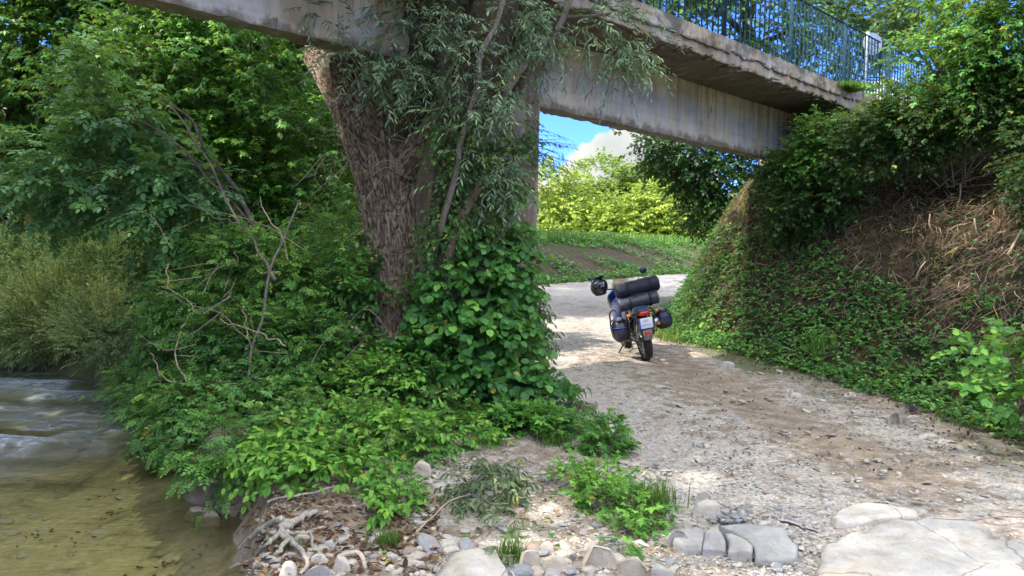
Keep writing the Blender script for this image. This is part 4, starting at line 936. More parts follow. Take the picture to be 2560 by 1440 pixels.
# right-hand corner hazel
shrub('hazel_shrub', 'bright hazel sprays leaning out over the toe of the slope by the track', [(2520, 900, 6.2, 70, 40, .25), (2480, 970, 6.1, 70, 30, .2), (2550, 830, 6.4, 50, 40, .25), (2430, 880, 6.5, 50, 25, .2), (2560, 1000, 6.0, 60, 40, .2), (2640, 900, 6.3, 80, 80, .3)], P(2600, 1040, 6.5), RND, M_DOG, 120, 6, 0.20, 0.085, 56, single=120, stems=9, thr=0.2, dirv=(-.6, -.2, .1), tint0=0.35)
# ---------------------------------------------------------------- plants of the embankment
def surf(n, rng, x0, x1, y0, y1, cond=None, bias=None):
    x = rng.uniform(x0, x1, n); y = rng.uniform(y0, y1, n)
    e = sdist(x, y, TOE)
    ok = np.ones(n, bool) if cond is None else cond(x, y, e)
    x, y, e = x[ok], y[ok], e[ok]
    z = H(x, y); h = 0.05
    nrm = norm(np.column_stack([-(H(x + h, y, False) - H(x - h, y, False)) / (2 * h), -(H(x, y + h, False) - H(x, y - h, False)) / (2 * h), np.ones(len(x))]))
    return np.column_stack([x, y, z]), nrm, e
def in_view(p, m=150):
    px, py, z = project(p); return (z > 0.5) & (px > -m) & (px < 2560 + m) & (py > -m) & (py < 1440 + m)
rng = np.random.default_rng(21)
def cover(name, label_kind, tmpl, mat, n, k, length, size, x0, x1, y0, y1, cond, seed, lift=0.05, tint0=0.15, thr=0.4, csc=0.5, **kw):
    rng = np.random.default_rng(seed)
    p, nr, e = surf(n, rng, x0, x1, y0, y1, cond)
    kp = clump(p, csc, thr, rng, seed) & in_view(p); p, nr = p[kp], nr[kp]
    p = p + nr * rng.uniform(0, lift, len(p))[:, None]
    tb = np.clip(tint0 + 0.5 * fbm(p[:, 0] / csc, p[:, 1] / csc, p[:, 2] / csc, 500 + seed, 2) + rng.normal(0, 0.12, len(p)), 0, 0.95)
    A = sprays(p, nr * 0.6 + rng.normal(0, 0.6, p.shape), length, k, size, rng, tintb=tb, out=nr, **kw)
    V, F, ti = instance(tmpl, A[0], A[1], A[2], A[3])
    return link(name, np_mesh(name, V, F, ti), mat, None, kind='stuff', label=label_kind)
hgt = lambda x, y: H(x, y, False)
lowband = lambda x, y, e: (e > -0.15) & (e < 0.85 + 0.8 * (fbm(x, y, 0, 77, 3) - 0.5) + 0.9 * sstep(8.5, 12, y)) & (hgt(x, y) < 2.4)
cover('ivy_cover', 'ivy and bramble carpet on the foot of the slope', IVY_LO, M_IVY, 32000, 3, 0.10, 0.070, 2.4, 8, 4, 18, lowband, 61, 0.10, 0.3, 0.38, 0.35)
cover('bramble_cover', 'low brambles mixed into the ivy carpet', TRI_LO, M_DOG, 6500, 3, 0.12, 0.085, 2.4, 8, 4, 16, lambda x, y, e: (e > -0.1) & (e < 1.3), 62, 0.14, 0.05, 0.50, 0.3)
cover('slope_leaves', 'scattered small leaves among the cut stems of the slope', IVY_LO, M_IVY, 6500, 2, 0.09, 0.065, 3, 12, 4, 17, lambda x, y, e: e > 1.0, 63, 0.08, 0.15, 0.54, 0.4)
cover('nose_herbs', 'grassy herbs on the sunny edge of the embankment nose', TRI_LO, M_DOG, 3500, 3, 0.10, 0.07, 2.6, 6.5, 12.3, 19, lambda x, y, e: (e > 0.0) & (e < 3.2) & ((y > 14.6) | (fbm(x * 2, y * 2, 0, 56, 2) > .5)), 60, 0.08, 0.45, 0.36, 0.4)
# cut brown stems raked down the slope
ms = leaf_mat('cut_stem', [(0.045, 0.022, 0.017), (0.10, 0.066, 0.048), (0.18, 0.13, 0.09), (0.38, 0.30, 0.20)], 0.0, 0.85)
def stems(name, label, n, cond, x0, x1, y0, y1, seed, lmin, lmax, r, tint0, down=0.9, lift=0.07):
    rng = np.random.default_rng(seed)
    p, nr, e = surf(n, rng, x0, x1, y0, y1, cond); kp = in_view(p); p, nr = p[kp], nr[kp]
    dn = np.array([0, 0, -1.0]) - nr * (nr @ np.array([0, 0, -1.0]))[:, None]; dn = norm(dn)
    sd = np.cross(nr, dn)
    ang = rng.normal(0, 0.75, len(p)) + 1.2 * (fbm(p[:, 0], p[:, 1], 0, 600 + seed, 2) - 0.5) * 2 + 0.5
    d = dn * np.cos(ang)[:, None] * down + sd * np.sin(ang)[:, None] + nr * rng.normal(0.06, 0.16, len(p))[:, None]
    ln = rng.uniform(lmin, lmax, len(p)) ** 1.0
    a = p + nr * rng.uniform(0.0, lift, len(p))[:, None]; b = a + d * ln[:, None]; mid = (a + b) / 2 + nr * (ln * 0.06)[:, None] + rng.normal(0, 0.015, p.shape)
    tw = np.stack([a, mid, b], 1)
    V, Fq = tube_arrays(list(tw), [np.array([rr, rr * .85, rr * .6]) for rr in rng.uniform(0.6, 1.5, len(p)) * r], 3)
    ti = np.repeat(np.clip(tint0 + rng.normal(0, 0.2, len(p)), 0, 1) ** 1.3, 9)
    link(name, np_mesh(name, V, Fq, ti, smooth=True), ms, None, kind='stuff', label=label)
stems('cut_stems', 'brown cut stems raked over the slope', 36000, lambda x, y, e: (e > 0.8) & (hgt(x, y) < 4.3), 3, 11, 4.5, 16, 64, 0.06, 0.36, 0.0048, 0.60)
stems('cut_stems', 'brown cut stems at the foot of the slope', 3400, lambda x, y, e: (e > 0.1) & (e < 1.2), 2.6, 8, 4, 17, 65, 0.08, 0.3, 0.0045, 0.6)
stems('dry_straw', 'pale dry straw on the nose of the slope', 7000, lambda x, y, e: (e > 0.5) & (x < 5.6) & (y > 12.3), 2.6, 5.8, 12.3, 19, 66, 0.06, 0.25, 0.0035, 0.85)
cover('bank_herbs', 'low herbs on the brown bank beyond the bend of the track', OVL, M_DOG, 15000, 3, 0.25, 0.18, -1, 16, 26, 48, lambda x, y, e: (e < -1) & (y > 34.6 + (YB(x) - 35)) & (fbm(x * .5, y * 1.2, 0, 68, 3) > .46), 68, 0.1, 0.1, 0.3, 0.6)
cover('dead_leaves', 'brown leaf litter on the slope and its foot', DEADL, M_DEAD, 16000, 1, 0.03, 0.05, 2.4, 10, 3.5, 16, lambda x, y, e: (e > -0.6) & ((e < 0.1) & (rng.uniform(size=len(x)) < 0.5) | (e > 0.9)), 67, 0.02, 0.1, 0.42, 0.5)
# some splintered pale stumps one can pick out
for k, (px, py, Y, L_, ang) in enumerate([(2020, 600, 9.6, .42, .75), (2335, 590, 8.2, .30, 1.9), (2450, 600, 7.9, .28, 2.0), (2395, 520, 8.6, .32, 1.6), (2290, 700, 7.8, .25, 1.2), (2130, 690, 8.5, .25, 1.0), (2520, 640, 7.6, .35, 1.2), (2120, 640, 8.8, .22, .6)]):
    q = G(px, py); a = q + [0, 0, .02]; b = a + np.array([math.cos(ang) * L_, -0.05, math.sin(ang) * L_])
    o = tubes('cut_stump', [spline([a - q, (a + b) / 2 - q + RNG.normal(0, .02, 3), b - q], 7)], [np.linspace(.018, .009, 7)], MB_PALE, None, 6, cap=True)
    o.location = tuple(q)
    o['category'] = 'stump'; o['group'] = 'pale splintered stumps on the slope'
    o['label'] = ['thick yellowish cut stem leaning on the slope near the end of the girder', 'pale splintered stump standing nearly upright among brown stems', 'splintered stump nearest the right edge of the slope', 'upright stump highest among the raked brown stems', 'short leaning stump just above the green foot of the slope', 'small stump between ivy and the raked stems', 'longest pale stump above the bright hazel sprays', 'thin low stump beside the thick yellowish stem'][k]
# brambles of the upper slope
def bram(name, label, spec, base, n, seed, tint0, mat=M_BRAM, size=0.11, single=0, k=6, thr=0.42, csc=0.45, **kw):
    return shrub(name, label, spec, base, kw.pop('tmpl', TRI), mat, n, k, kw.pop('length', 0.30), size, seed, single=single, stems=14, thr=thr, csc=csc, dirv=kw.pop('dirv', (-.35, -.35, .1)), tint0=tint0, **kw)
bram('bramble_thicket', 'dark bramble thicket hanging below the end of the girder', [(2000, 440, 12.2, 110, 60, .5), (2050, 495, 11.6, 100, 45, .4), (1970, 520, 12.0, 60, 70, .4), (2180, 385, 11.0, 110, 50, .4), (2280, 355, 10.7, 90, 45, .4), (1950, 440, 12.2, 55, 40, .4), (2040, 330, 12.6, 60, 50, .4)], P(2060, 520, 12), 1800, 71, -0.02)
bram('bramble_thicket', 'dense bramble wall covering the top of the slope under the railing', [(2260, 320, 11.0, 150, 55, .5), (2420, 285, 10.3, 150, 62, .5), (2550, 265, 9.8, 120, 70, .5), (2150, 345, 11.6, 120, 50, .5), (2330, 280, 11, 150, 60, .5), (2520, 260, 9.8, 120, 90, .5), (2660, 380, 9, 120, 200, .6)], P(2380, 450, 10.6), 2900, 72, 0.05)
bram('climbing_vine', 'bright trifoliate vine climbing the corner of the girder end', [(2040, 350, 11.6, 45, 50, .25), (2010, 400, 11.7, 60, 40, .25), (2090, 390, 11.4, 60, 40, .25), (2140, 330, 11.6, 60, 30, .25)], P(2040, 430, 11.9), 330, 73, 0.25, M_DOG, 0.12, 120)
tree('hazel_tree', 'sunlit yellow green shrub tree arching over the end of the railing', [(2380, 190, 10.2, 140, 70, .6), (2500, 130, 9.6, 130, 100, .6), (2300, 250, 10.8, 110, 40, .5), (2560, 40, 9.4, 130, 90, .6), (2450, 40, 10, 120, 60, .5), (2330, 130, 10.8, 90, 40, .4), (2650, 160, 9.4, 120, 150, .7)],
     gz(8.2, 12.0), TRI, M_DOG, 1700, 7, 0.36, 0.135, MB_DARK, 0.05, 74, thr=0.44, csc=0.5, single=120, up=0.9)
tree('oak_tree', 'tall dark green tree rising directly behind the middle of the railing', [(1720, 80, 18, 170, 140, 1.6), (1900, 40, 18, 170, 140, 1.6), (2060, 110, 19, 170, 110, 1.5), (1820, -160, 18, 320, 150, 2.2), (2180, 60, 19, 90, 90, 1.0), (1640, -60, 18, 140, 120, 1.5)],
     gz(8.0, 19.5), OVL, M_DARK, 2900, 9, 0.65, 0.16, MB_DARK, 0.24, 75, thr=0.47, csc=0.9)
tree('oak_tree', 'dark overhanging tree seen below the girder against cloud and sky', [(1780, 420, 19, 110, 80, 1.0), (1700, 380, 19, 100, 50, 1.0), (1850, 470, 19, 90, 90, 1.0), (1620, 370, 19, 70, 35, .7), (1760, 520, 19, 60, 60, .7), (1560, 340, 19, 50, 22, .5)],
     gz(8.2, 20.5), OVL, M_DARK, 1700, 9, 0.5, 0.15, MB_DARK, 0.12, 76, thr=0.44, csc=0.8, limbs=5, trunk_top=P(1860, 420, 19))
tree('locust_tree', 'slim tree with airy crown behind the round sign', [(2180, 190, 17, 110, 70, 1.0), (2290, 90, 16, 120, 100, 1.0), (2230, 0, 17, 110, 80, 1.0), (2340, 10, 16, 110, 60, 1.0)],
     gz(11.5, 18), OVL, M_DARK, 750, 8, 0.55, 0.15, MB_DARK, 0.12, 77, thr=0.50, csc=0.8)
# far sunlit trees beyond the meadow
FT = [([(1400, 520, 52, 90, 80, 3), (1350, 480, 52, 60, 60, 3)], (2.9, 53), 'sunlit yellow green tree nearest the pier', 0.48),
      ([(1500, 450, 60, 70, 50, 3), (1530, 530, 58, 90, 70, 3)], (7.0, 59), 'tallest sunlit tree rising behind the others against the white cloud', 0.12),
      ([(1560, 560, 50, 90, 60, 3), (1480, 570, 49, 70, 40, 2)], (7.4, 50), 'round pale green sunlit tree in the middle of the far row', 0.30),
      ([(1650, 530, 50, 70, 75, 3), (1700, 560, 49, 50, 60, 3)], (10.5, 50), 'sunlit tree nearest the dark overhanging branches', 0.42),
      ([(1620, 470, 60, 50, 40, 3), (1580, 460, 60, 40, 30, 3)], (10.2, 60), 'greyish green crown peeping over the far row', 0.2)]
for k, (spc, (bx, by), lb, t0) in enumerate(FT):
    rngk = np.random.default_rng(80 + k)
    base = gz(bx, by); root = empty('far_tree', base, lb, 'tree', 'sunlit trees beyond the meadow'); bb = np.array(base)
    cs = np.array([P(*b[:3]) for b in spc])
    spc2 = spc + [(b[0], b[1] + b[4] * 0.9, b[2], b[3] * 0.8, b[4] * 0.6, b[5]) for b in spc]
    c, u, bi = blobs(spc2, 1250, rngk, 0.5); kp = clump(c, 1.1, 0.475, rngk, k); c, u = c[kp], u[kp]
    tb = np.clip(t0 + 0.4 * fbm(c[:, 0], c[:, 1], c[:, 2], 700, 2) + rngk.normal(0, 0.08, len(c)), 0, 0.95)
    A = sprays(c, u + [0, 0, .2], 1.0, 9, 0.36, rngk, tintb=tb)
    foliage(root, OVL, A[0], A[1], A[2], A[3], M_SUNNY)
    tubes('trunk', [wob([bb - [0, 0, .5], (bb + cs[0]) / 2, cs[0]], 10, 0.3, k) - bb], [np.linspace(.22, .08, 10)], MB_GREY, root, 7)
dt = empty('bare_poplar', gz(1.6, 47), 'bare pale dead tree with thin upright twigs in front of the sunlit row', 'tree')
paths = []
dl = np.array(dt.location)
for k in range(16):
    top = P(RNG.uniform(1325, 1350), RNG.uniform(430, 500), 47.0); b0 = P(1338, 560, 47.0)
    paths.append(spline([b0 - dl, (b0 + top) / 2 - dl + RNG.normal(0, .1, 3), top - dl], 8))
tubes('twigs', paths, [np.linspace(.035, .012, 8)] * 16, MB_PALE, dt, 4, kind='stuff')
tubes('trunk', [spline([np.zeros(3), P(1338, 560, 47.0) - dl, P(1338, 500, 47.0) - dl], 8)], [np.linspace(.08, .04, 8)], MB_PALE, dt, 6)
# low far hedge filling under the row
cs_, us_, _ = blobs([(1250 + 95 * i, 590, 47.5, 80, 22, 1.5) for i in range(6)], 1500, rng, 0.3)
A = sprays(cs_, us_ + [0, 0, .4], 0.6, 8, 0.26, rng, tintb=rng.uniform(.2, .7, len(cs_)))
hd = empty('far_hedge', gz(6, 47.5), 'low bushes along the meadow in front of the sunlit trees', 'hedge'); foliage(hd, OVL, A[0], A[1], A[2], A[3], M_SUNNY)
# trees added, mostly unseen, to shade foreground and far track: same crowns
def copy_tree(src, tx, ty, label, rot=0.0, sc=1.0):
    """a copy whose crown stands over (tx, ty)"""
    fo_ = next(ch for ch in src.children if ch.name.startswith('foliage'))
    co = np.zeros(len(fo_.data.vertices) * 3, np.float32); fo_.data.vertices.foreach_get('co', co); m = co.reshape(-1, 3).mean(0) * sc
    cx_, cy_ = m[0] * math.cos(rot) - m[1] * math.sin(rot), m[0] * math.sin(rot) + m[1] * math.cos(rot)
    c = src.copy(); col.objects.link(c); x_, y_ = tx - cx_, ty - cy_; c.location = (x_, y_, float(H(x_, y_, False))); c['label'] = label; c.rotation_euler = (0, 0, rot); c.scale = (sc,) * 3
    for ch in src.children:
        if ch.name.startswith('leaf'): continue
        k = ch.copy(); col.objects.link(k); k.parent = c
    return c
by = {}
for o in list(col.objects):
    if o.parent is None and o.type == 'EMPTY': by.setdefault(o.name.split('.')[0], []).append(o)
elm = by['elm_tree'][0]; mapl = by['maple_tree'][0]; oak = by['oak_tree'][0]
for k, (src, tx, ty, rot, sc, lb) in enumerate([(elm, -13.0, 2.0, 1.0, 1.9, 'added shade elm on the far side of the stream level with the camera'), (mapl, -13.5, 9.5, 2.2, 1.3, 'added shade maple across the stream upstream of the riffles'), (elm, -11.5, -4.0, 2.8, 1.8, 'added shade elm on the far bank downstream of the ford'),
                                          (elm, -8.5, 17, 3.6, 1.6, 'added shade elm behind the thicket on the near side of the bend'), (oak, -3.5, 19, 1.7, 1.2, 'added shade oak behind the willow beside the meadow lane'), (oak, -9, -6, 4.0, 1.5, 'added shade oak behind the camera beside the ford'), (elm, -7.5, 30, 0.3, 1.5, 'added shade elm beside the lane beyond the bridge'), (oak, -6.5, 25.5, 2.3, 1.6, 'added shade oak between the stream and the bend of the lane'), (oak, -5.5, 33, 3.3, 1.5, 'added shade oak at the outside of the bend'), (mapl, -10, 37, 0.9, 1.4, 'added shade maple at the near edge of the meadow')]):
    copy_tree(src, tx, ty, lb, rot, sc)

# ---------------------------------------------------------------- grass
def grass(name, label, n, x0, x1, y0, y1, cond, hgt_, seed, tint0=0.3, mat=M_GRASS, w=0.006, lean=0.4):
    rng = np.random.default_rng(seed); p, nr, e = surf(n, rng, x0, x1, y0, y1, cond); kp = in_view(p); p = p[kp]; m = len(p)
    a = rng.uniform(0, 2 * np.pi, m); h = hgt_ * rng.uniform(0.4, 1.2, m); le = h * lean * rng.uniform(0.2, 1.5, m)
    dx = np.column_stack([np.cos(a), np.sin(a), np.zeros(m)]); sx = np.column_stack([-np.sin(a), np.cos(a), np.zeros(m)]) * w * rng.uniform(0.6, 1.3, m)[:, None]
    z = np.array([0, 0, 1.0])
    V = np.stack([p - sx, p + sx, p + z * (h * .55)[:, None] + dx * (le * .3)[:, None] + sx * .8, p + z * (h * .55)[:, None] + dx * (le * .3)[:, None] - sx * .8, p + z * h[:, None] * 0.92 + dx * le[:, None]], 1)
    o = (np.arange(m) * 5)[:, None]
    F = np.concatenate([o + np.array([[0, 1, 2]]), o + np.array([[0, 2, 3]]), o + np.array([[3, 2, 4]])])
    ti = np.repeat(np.clip(tint0 + rng.normal(0, .18, m), 0, 1), 5)
    return link(name, np_mesh(name, V.reshape(-1, 3), F, ti), mat, None, kind='stuff', label=label)
grass('grass', 'long grass along the top edge of the meadow bank', 12000, -1, 16, 34, 52, lambda x, y, e: (y > 5.2 + 35 + (YB(x) - 35)) & (y < 12 + 35 + (YB(x) - 35)), 0.45, 91, 0.45, w=0.03)
grass('grass', 'grass at the foot of the meadow bank', 7000, -1, 15, 26, 46, lambda x, y, e: (y > 34.3 + (YB(x) - 35)) & (y < 36.3 + (YB(x) - 35)) & (e < -1), 0.25, 92, 0.25, w=0.025)
grass('grass', 'grass on the outer flank of the embankment nose', 24000, 2.4, 6.5, 12.3, 20, lambda x, y, e: (e > -0.4) & (e < 3.4) & ((y > 14.6) | (x < 3.5 + 0.45 * (y - 13)) | (fbm(x * 2, y * 2, 0, 55, 2) > .55)), 0.16, 93, 0.72, w=0.007)  # blades lightened: the sunlit strip is put into their tint
grass('grass', 'grass fringe where the slope meets the track', 5000, 2.4, 5.2, 5.5, 15, lambda x, y, e: (e > -0.25) & (e < 0.5) & (fbm(x * 1.4, y * 1.4, 0, 94, 2) > 0.5), 0.12, 94, 0.45)
def tuft(px, py, n, h, spread, label, seed, tint0=0.4, w=0.004, name='grass_tuft', lean=0.6):
    rng = np.random.default_rng(seed); q = G(px, py); a = rng.uniform(0, 2 * np.pi, n); p = np.column_stack([rng.normal(0, spread, n), rng.normal(0, spread, n), np.zeros(n)])
    hh = h * rng.uniform(.4, 1.1, n); le = hh * lean * rng.uniform(0.3, 1.4, n)
    dx = np.column_stack([np.cos(a), np.sin(a), np.zeros(n)]); sx = np.column_stack([-np.sin(a), np.cos(a), np.zeros(n)]) * w; z = np.array([0, 0, 1.])
    V = np.stack([p - sx, p + sx, p + z * (hh * .6)[:, None] + dx * (le * .35)[:, None] + sx * .8, p + z * (hh * .6)[:, None] + dx * (le * .35)[:, None] - sx * .8, p + z * hh[:, None] * .85 + dx * le[:, None]], 1)
    o_ = (np.arange(n) * 5)[:, None]; F = np.concatenate([o_ + np.array([[0, 1, 2]]), o_ + np.array([[0, 2, 3]]), o_ + np.array([[3, 2, 4]])])
    V = V - np.array([0, 0, .01])
    o = link(name, np_mesh(name, V.reshape(-1, 3), F, np.repeat(np.clip(tint0 + rng.normal(0, .15, n), 0, 1), 5)), M_GRASS, None, label=label, category='grass tuft'); o.location = tuple(q)
tuft(1640, 1270, 190, 0.22, 0.07, 'bright grass tuft on the side of the weed patch towards the track', 1, .55)
tuft(1590, 1300, 120, 0.16, 0.08, 'short grass tuft in the middle of the weed patch', 2, .5)
tuft(1275, 1400, 110, 0.16, 0.03, 'thin upright grass between the biggest boulder and the next', 3, .25)
tuft(965, 1360, 150, 0.12, 0.035, 'fine grass under the hanging dogwood sprig', 4, .35, .0025)
tuft(450, 1130, 420, 0.34, 0.16, 'long fine grass drooping over the water edge', 5, .4, .004, lean=.9)
tuft(2440, 1010, 150, 0.45, 0.03, 'dark sedge tuft arching at the foot of the slope', 6, .1, .006, lean=1.0)
tuft(720, 1370, 70, 0.10, 0.05, 'wispy grass among the bleached roots', 7, .3, .002)
tuft(1390, 1110, 120, 0.14, 0.05, 'low grass tuft in front of the hazel leaves', 8, .35)
tuft(2050, 880, 170, 0.32, 0.12, 'grass tuft halfway along the ivy foot of the slope', 9, .45)
tuft(2130, 230, 90, 0.3, 0.06, 'spare', 10) if False else None
q = B(6.3, 0.93, 4.62)
rr_ = np.random.default_rng(5); n = 130
a = rr_.uniform(0, 6.28, n); h_ = rr_.uniform(.15, .42, n); le = h_ * rr_.uniform(.4, 1.3, n)
dx = np.column_stack([np.cos(a), np.sin(a), 0 * a]); sx = np.column_stack([-np.sin(a), np.cos(a), 0 * a]) * .004; p0 = rr_.normal(0, .04, (n, 3)) * [1, 1, .2]
V = np.stack([p0 - sx, p0 + sx, p0 + [0, 0, 1] * (h_ * .4)[:, None] + dx * (le * .5)[:, None], p0 + [0, 0, 1] * (h_ * .1)[:, None] + dx * le[:, None]], 1)
o_ = (np.arange(n) * 4)[:, None]
o = link('grass_tuft', np_mesh('grass_tuft', V.reshape(-1, 3), np.concatenate([o_ + np.array([[0, 1, 2]]), o_ + np.array([[0, 2, 3]])]), np.repeat(rr_.uniform(.3, .8, n), 4)), M_GRASS, None, label='grass tuft sprouting from the broken concrete edge below the railing', category='grass tuft'); o.location = tuple(q)
# ---------------------------------------------------------------- stones
M_ST = new_mat('limestone'); t = M_ST.node_tree; p = obj_pos(t)
base = ramp(t, attr(t, 'tint'), [(0.0, (0.47, 0.415, 0.33)), (0.35, (0.50, 0.475, 0.425)), (0.6, (0.33, 0.33, 0.325)), (0.8, (0.27, 0.29, 0.32)), (1.0, (0.34, 0.25, 0.19))])
a = noise(t, p, 9.0, 7.0, 0.65); b_ = noise(t, mapping(t, p, (1, 1, 3)), 2.2, 5.0, 0.7, 1.0)
c = mixc(t, 0.7, base, ramp(t, a, [(0.3, (0.72, 0.69, 0.66)), (0.65, (1.08, 1.06, 1.04))]), 'MULTIPLY')
c = mixc(t, 0.55, c, ramp(t, b_, [(0.36, (0.70, 0.62, 0.50)), (0.52, (1, 1, 1))]), 'MULTIPLY')
sp_ = ramp(t, noise(t, p, 60.0, 3.0, 0.6), [(0.30, (0.55, 0.5, 0.45)), (0.42, (1, 1, 1))]); c = mixc(t, 0.6, c, sp_, 'MULTIPLY')
vc = N(t, 'ShaderNodeTexVoronoi', feature='DISTANCE_TO_EDGE', i_Scale=1.1); L(t, mixc(t, 0.12, p, noise(t, p, 3.0, 4.0, out=1)), vc.inputs['Vector'])
crk_ = ramp(t, vc.outputs['Distance'], [(0.0015, (0.35, 0.29, 0.23)), (0.0065, (1, 1, 1))]); c = mixc(t, 0.7, c, crk_, 'MULTIPLY')
finish(M_ST, c, 0.88, bump(t, mth(t, 'ADD', a, mth(t, 'MULTIPLY', noise(t, p, 55.0, 5.0, 0.7), 0.4)), 0.6, 0.015), 0.2)
def rock(name, outline, h, label, tint, seed, round_=0.5, parent=None, rough=0.012, cat='rock', sink=0.05, group=None, tilt=None, cut=True):
    """a stone whose plan is traced on the ground"""
    oy = np.array([q[1] for q in outline], float); h = h * 0.75
    pts = GN([q[0] for q in outline], oy, h * np.clip((oy.max() - oy) / (np.ptp(oy) * .7 + 1e-6), 0, 1))
    wdt, dpt = np.ptp(pts[:, 0]), np.ptp(pts[:, 1])
    if dpt < 0.6 * wdt: pts[:, 1] = pts[:, 1].min() + (pts[:, 1] - pts[:, 1].min()) * min(3.0, 0.6 * wdt / max(dpt, 1e-3))
    c0 = pts.mean(0); c0[2] = float(H(c0[0], c0[1], False))
    q = pts[:, :2] - c0[:2]
    m = 64; n0 = len(q); s = np.linspace(0, n0, m, endpoint=False); i = s.astype(int); f = (s - i)[:, None]
    f = f * (1 - round_ * 0.5) + (f * f * (3 - 2 * f)) * round_ * 0.5
    ring = q[i % n0] * (1 - f) + q[(i + 1) % n0] * f
    for _ in range(int(5 * round_)): ring = 0.5 * ring + 0.25 * (np.roll(ring, 1, 0) + np.roll(ring, -1, 0))
    R1 = round_
    ring = ring * (1.025 + .15 * round_)
    sc = [(1.0, -sink), (1.02, .1), (1.0, .45), (.985 - .05 * R1, .72), (.95 - .11 * R1, .88), (.89 - .14 * R1, .97), (.78 - .12 * R1, 1.02), (.60, 1.05 + .05 * R1), (.42, 1.06 + .09 * R1), (.22, 1.07 + .11 * R1), (.07, 1.08 + .11 * R1)]
    V = []
    for k, (a, zz) in enumerate(sc):
        z = zz * h if zz > 0 else zz
        xy = ring * a
        zn = rough * 2.2 * (fbm(xy[:, 0] * 6 + seed, xy[:, 1] * 6, 0, 800 + seed, 4) - 0.5) * 2 * (zz > .5) + (h * .25 * (fbm(xy[:, 0] * 2.2 + seed, xy[:, 1] * 2.2, 0, 820 + seed, 2) - 0.5) * (zz > .5))
        side = 1 + (0.12 + rough) * (fbm(ring[:, 0] * 9 + seed, ring[:, 1] * 9, zz * 3, 840 + seed, 3) - 0.5)
        V.append(np.column_stack([xy * side[:, None], z + zn]))
    V = np.array(V); K = len(sc)
    ii = np.arange(K - 1)[:, None] * m; jj = np.arange(m)[None]; kk = (jj + 1) % m
    Fq = np.stack([ii + jj, ii + kk, ii + m + kk, ii + m + jj], -1).reshape(-1, 4)
    VV = V.reshape(-1, 3); last = (K - 1) * m; VV = np.vstack([VV, VV[last:].mean(0)])
    Ft = np.array([(last + a, last + (a + 1) % m, len(VV) - 1) for a in range(m)])
    rs_ = np.random.default_rng(seed + 50); mx_ = np.abs(ring).max()
    if cut and rough < 0.018:
        for _ in range(9 if h > .05 else 5):
            nr_ = norm(np.array([rs_.normal(), rs_.normal(), rs_.uniform(0.15, 1.6)])[None])[0]; pr_ = (VV - [0, 0, h * .3]) @ nr_; lim_ = pr_.max() * rs_.uniform(.72, .92)
            VV = VV - np.clip(pr_ - lim_, 0, None)[:, None] * nr_ * .92
    area = np.cross(ring, np.roll(ring, -1, 0)).sum()
    if area < 0: Fq = Fq[:, ::-1]; Ft = Ft[:, ::-1]
    if tilt is not None: VV[:, 2] += VV[:, 0] * tilt[0] + VV[:, 1] * tilt[1]
    me = np_mesh(name, VV, [Fq, Ft], np.full(len(VV), tint), smooth=True)
    o = link(name, me, M_ST, parent); o.location = tuple(c0)
    if label: o['label'] = label; o['category'] = cat
    if group: o['group'] = group
    return o
rock('stone_slab', [(2045, 1470), (2060, 1400), (2068, 1352), (2110, 1336), (2160, 1322), (2185, 1305), (2260, 1293), (2340, 1290), (2420, 1296), (2470, 1312), (2465, 1340), (2520, 1345), (2600, 1380), (2700, 1480), (2400, 1560), (2120, 1560)], 0.08, 'largest pale bedrock slab, smooth and flat, under the end of the track', 0.48, 1, 0.15, rough=0.024)
rock('stone_slab', [(2085, 1298), (2100, 1270), (2160, 1256), (2230, 1262), (2290, 1275), (2285, 1292), (2210, 1302), (2140, 1318), (2095, 1314)], 0.05, 'low pale slab just behind the largest bedrock slab', 0.35, 2, 0.2, cut=False)
crk = empty('cracked_slab', G(1830, 1370), 'blue grey flat slab split by cracks into four pieces', 'rock', None)
cl_ = np.array(crk.location)
def sub(poly, h, tint, seed, nm='piece'):
    o = rock(nm, poly, h, None, tint - .14, seed, 0.0, rough=0.010, cut=False); o.location = tuple(np.array(o.location) - cl_); o.parent = crk
sub([(1672, 1345), (1700, 1318), (1745, 1312), (1762, 1322), (1758, 1350), (1755, 1386), (1700, 1374)], .06, .74, 3)
sub([(1762, 1322), (1790, 1314), (1806, 1330), (1814, 1362), (1812, 1392), (1756, 1387)], .062, .72, 4)
sub([(1812, 1330), (1830, 1330), (1868, 1352), (1882, 1375), (1880, 1400), (1820, 1394), (1822, 1362)], .056, .68, 5)
sub([(1800, 1310), (1880, 1306), (1960, 1318), (1975, 1345), (1992, 1372), (1988, 1410), (1940, 1412), (1888, 1404), (1886, 1372), (1865, 1345), (1830, 1325)], .062, .78, 6)
rock('boulder', [(1668, 1352), (1676, 1326), (1700, 1316), (1722, 1325), (1720, 1350), (1705, 1366), (1682, 1364)], 0.13, 'rounded grey block resting on the near end of the cracked blue slab', 0.5, 7, 0.7)
rock('boulder', [(1062, 1470), (1072, 1420), (1100, 1380), (1130, 1360), (1190, 1362), (1240, 1372), (1262, 1398), (1258, 1430), (1240, 1480)], 0.14, 'biggest smooth pale boulder at the near end of the stone row', 0.3, 8, 0.5, rough=0.016)
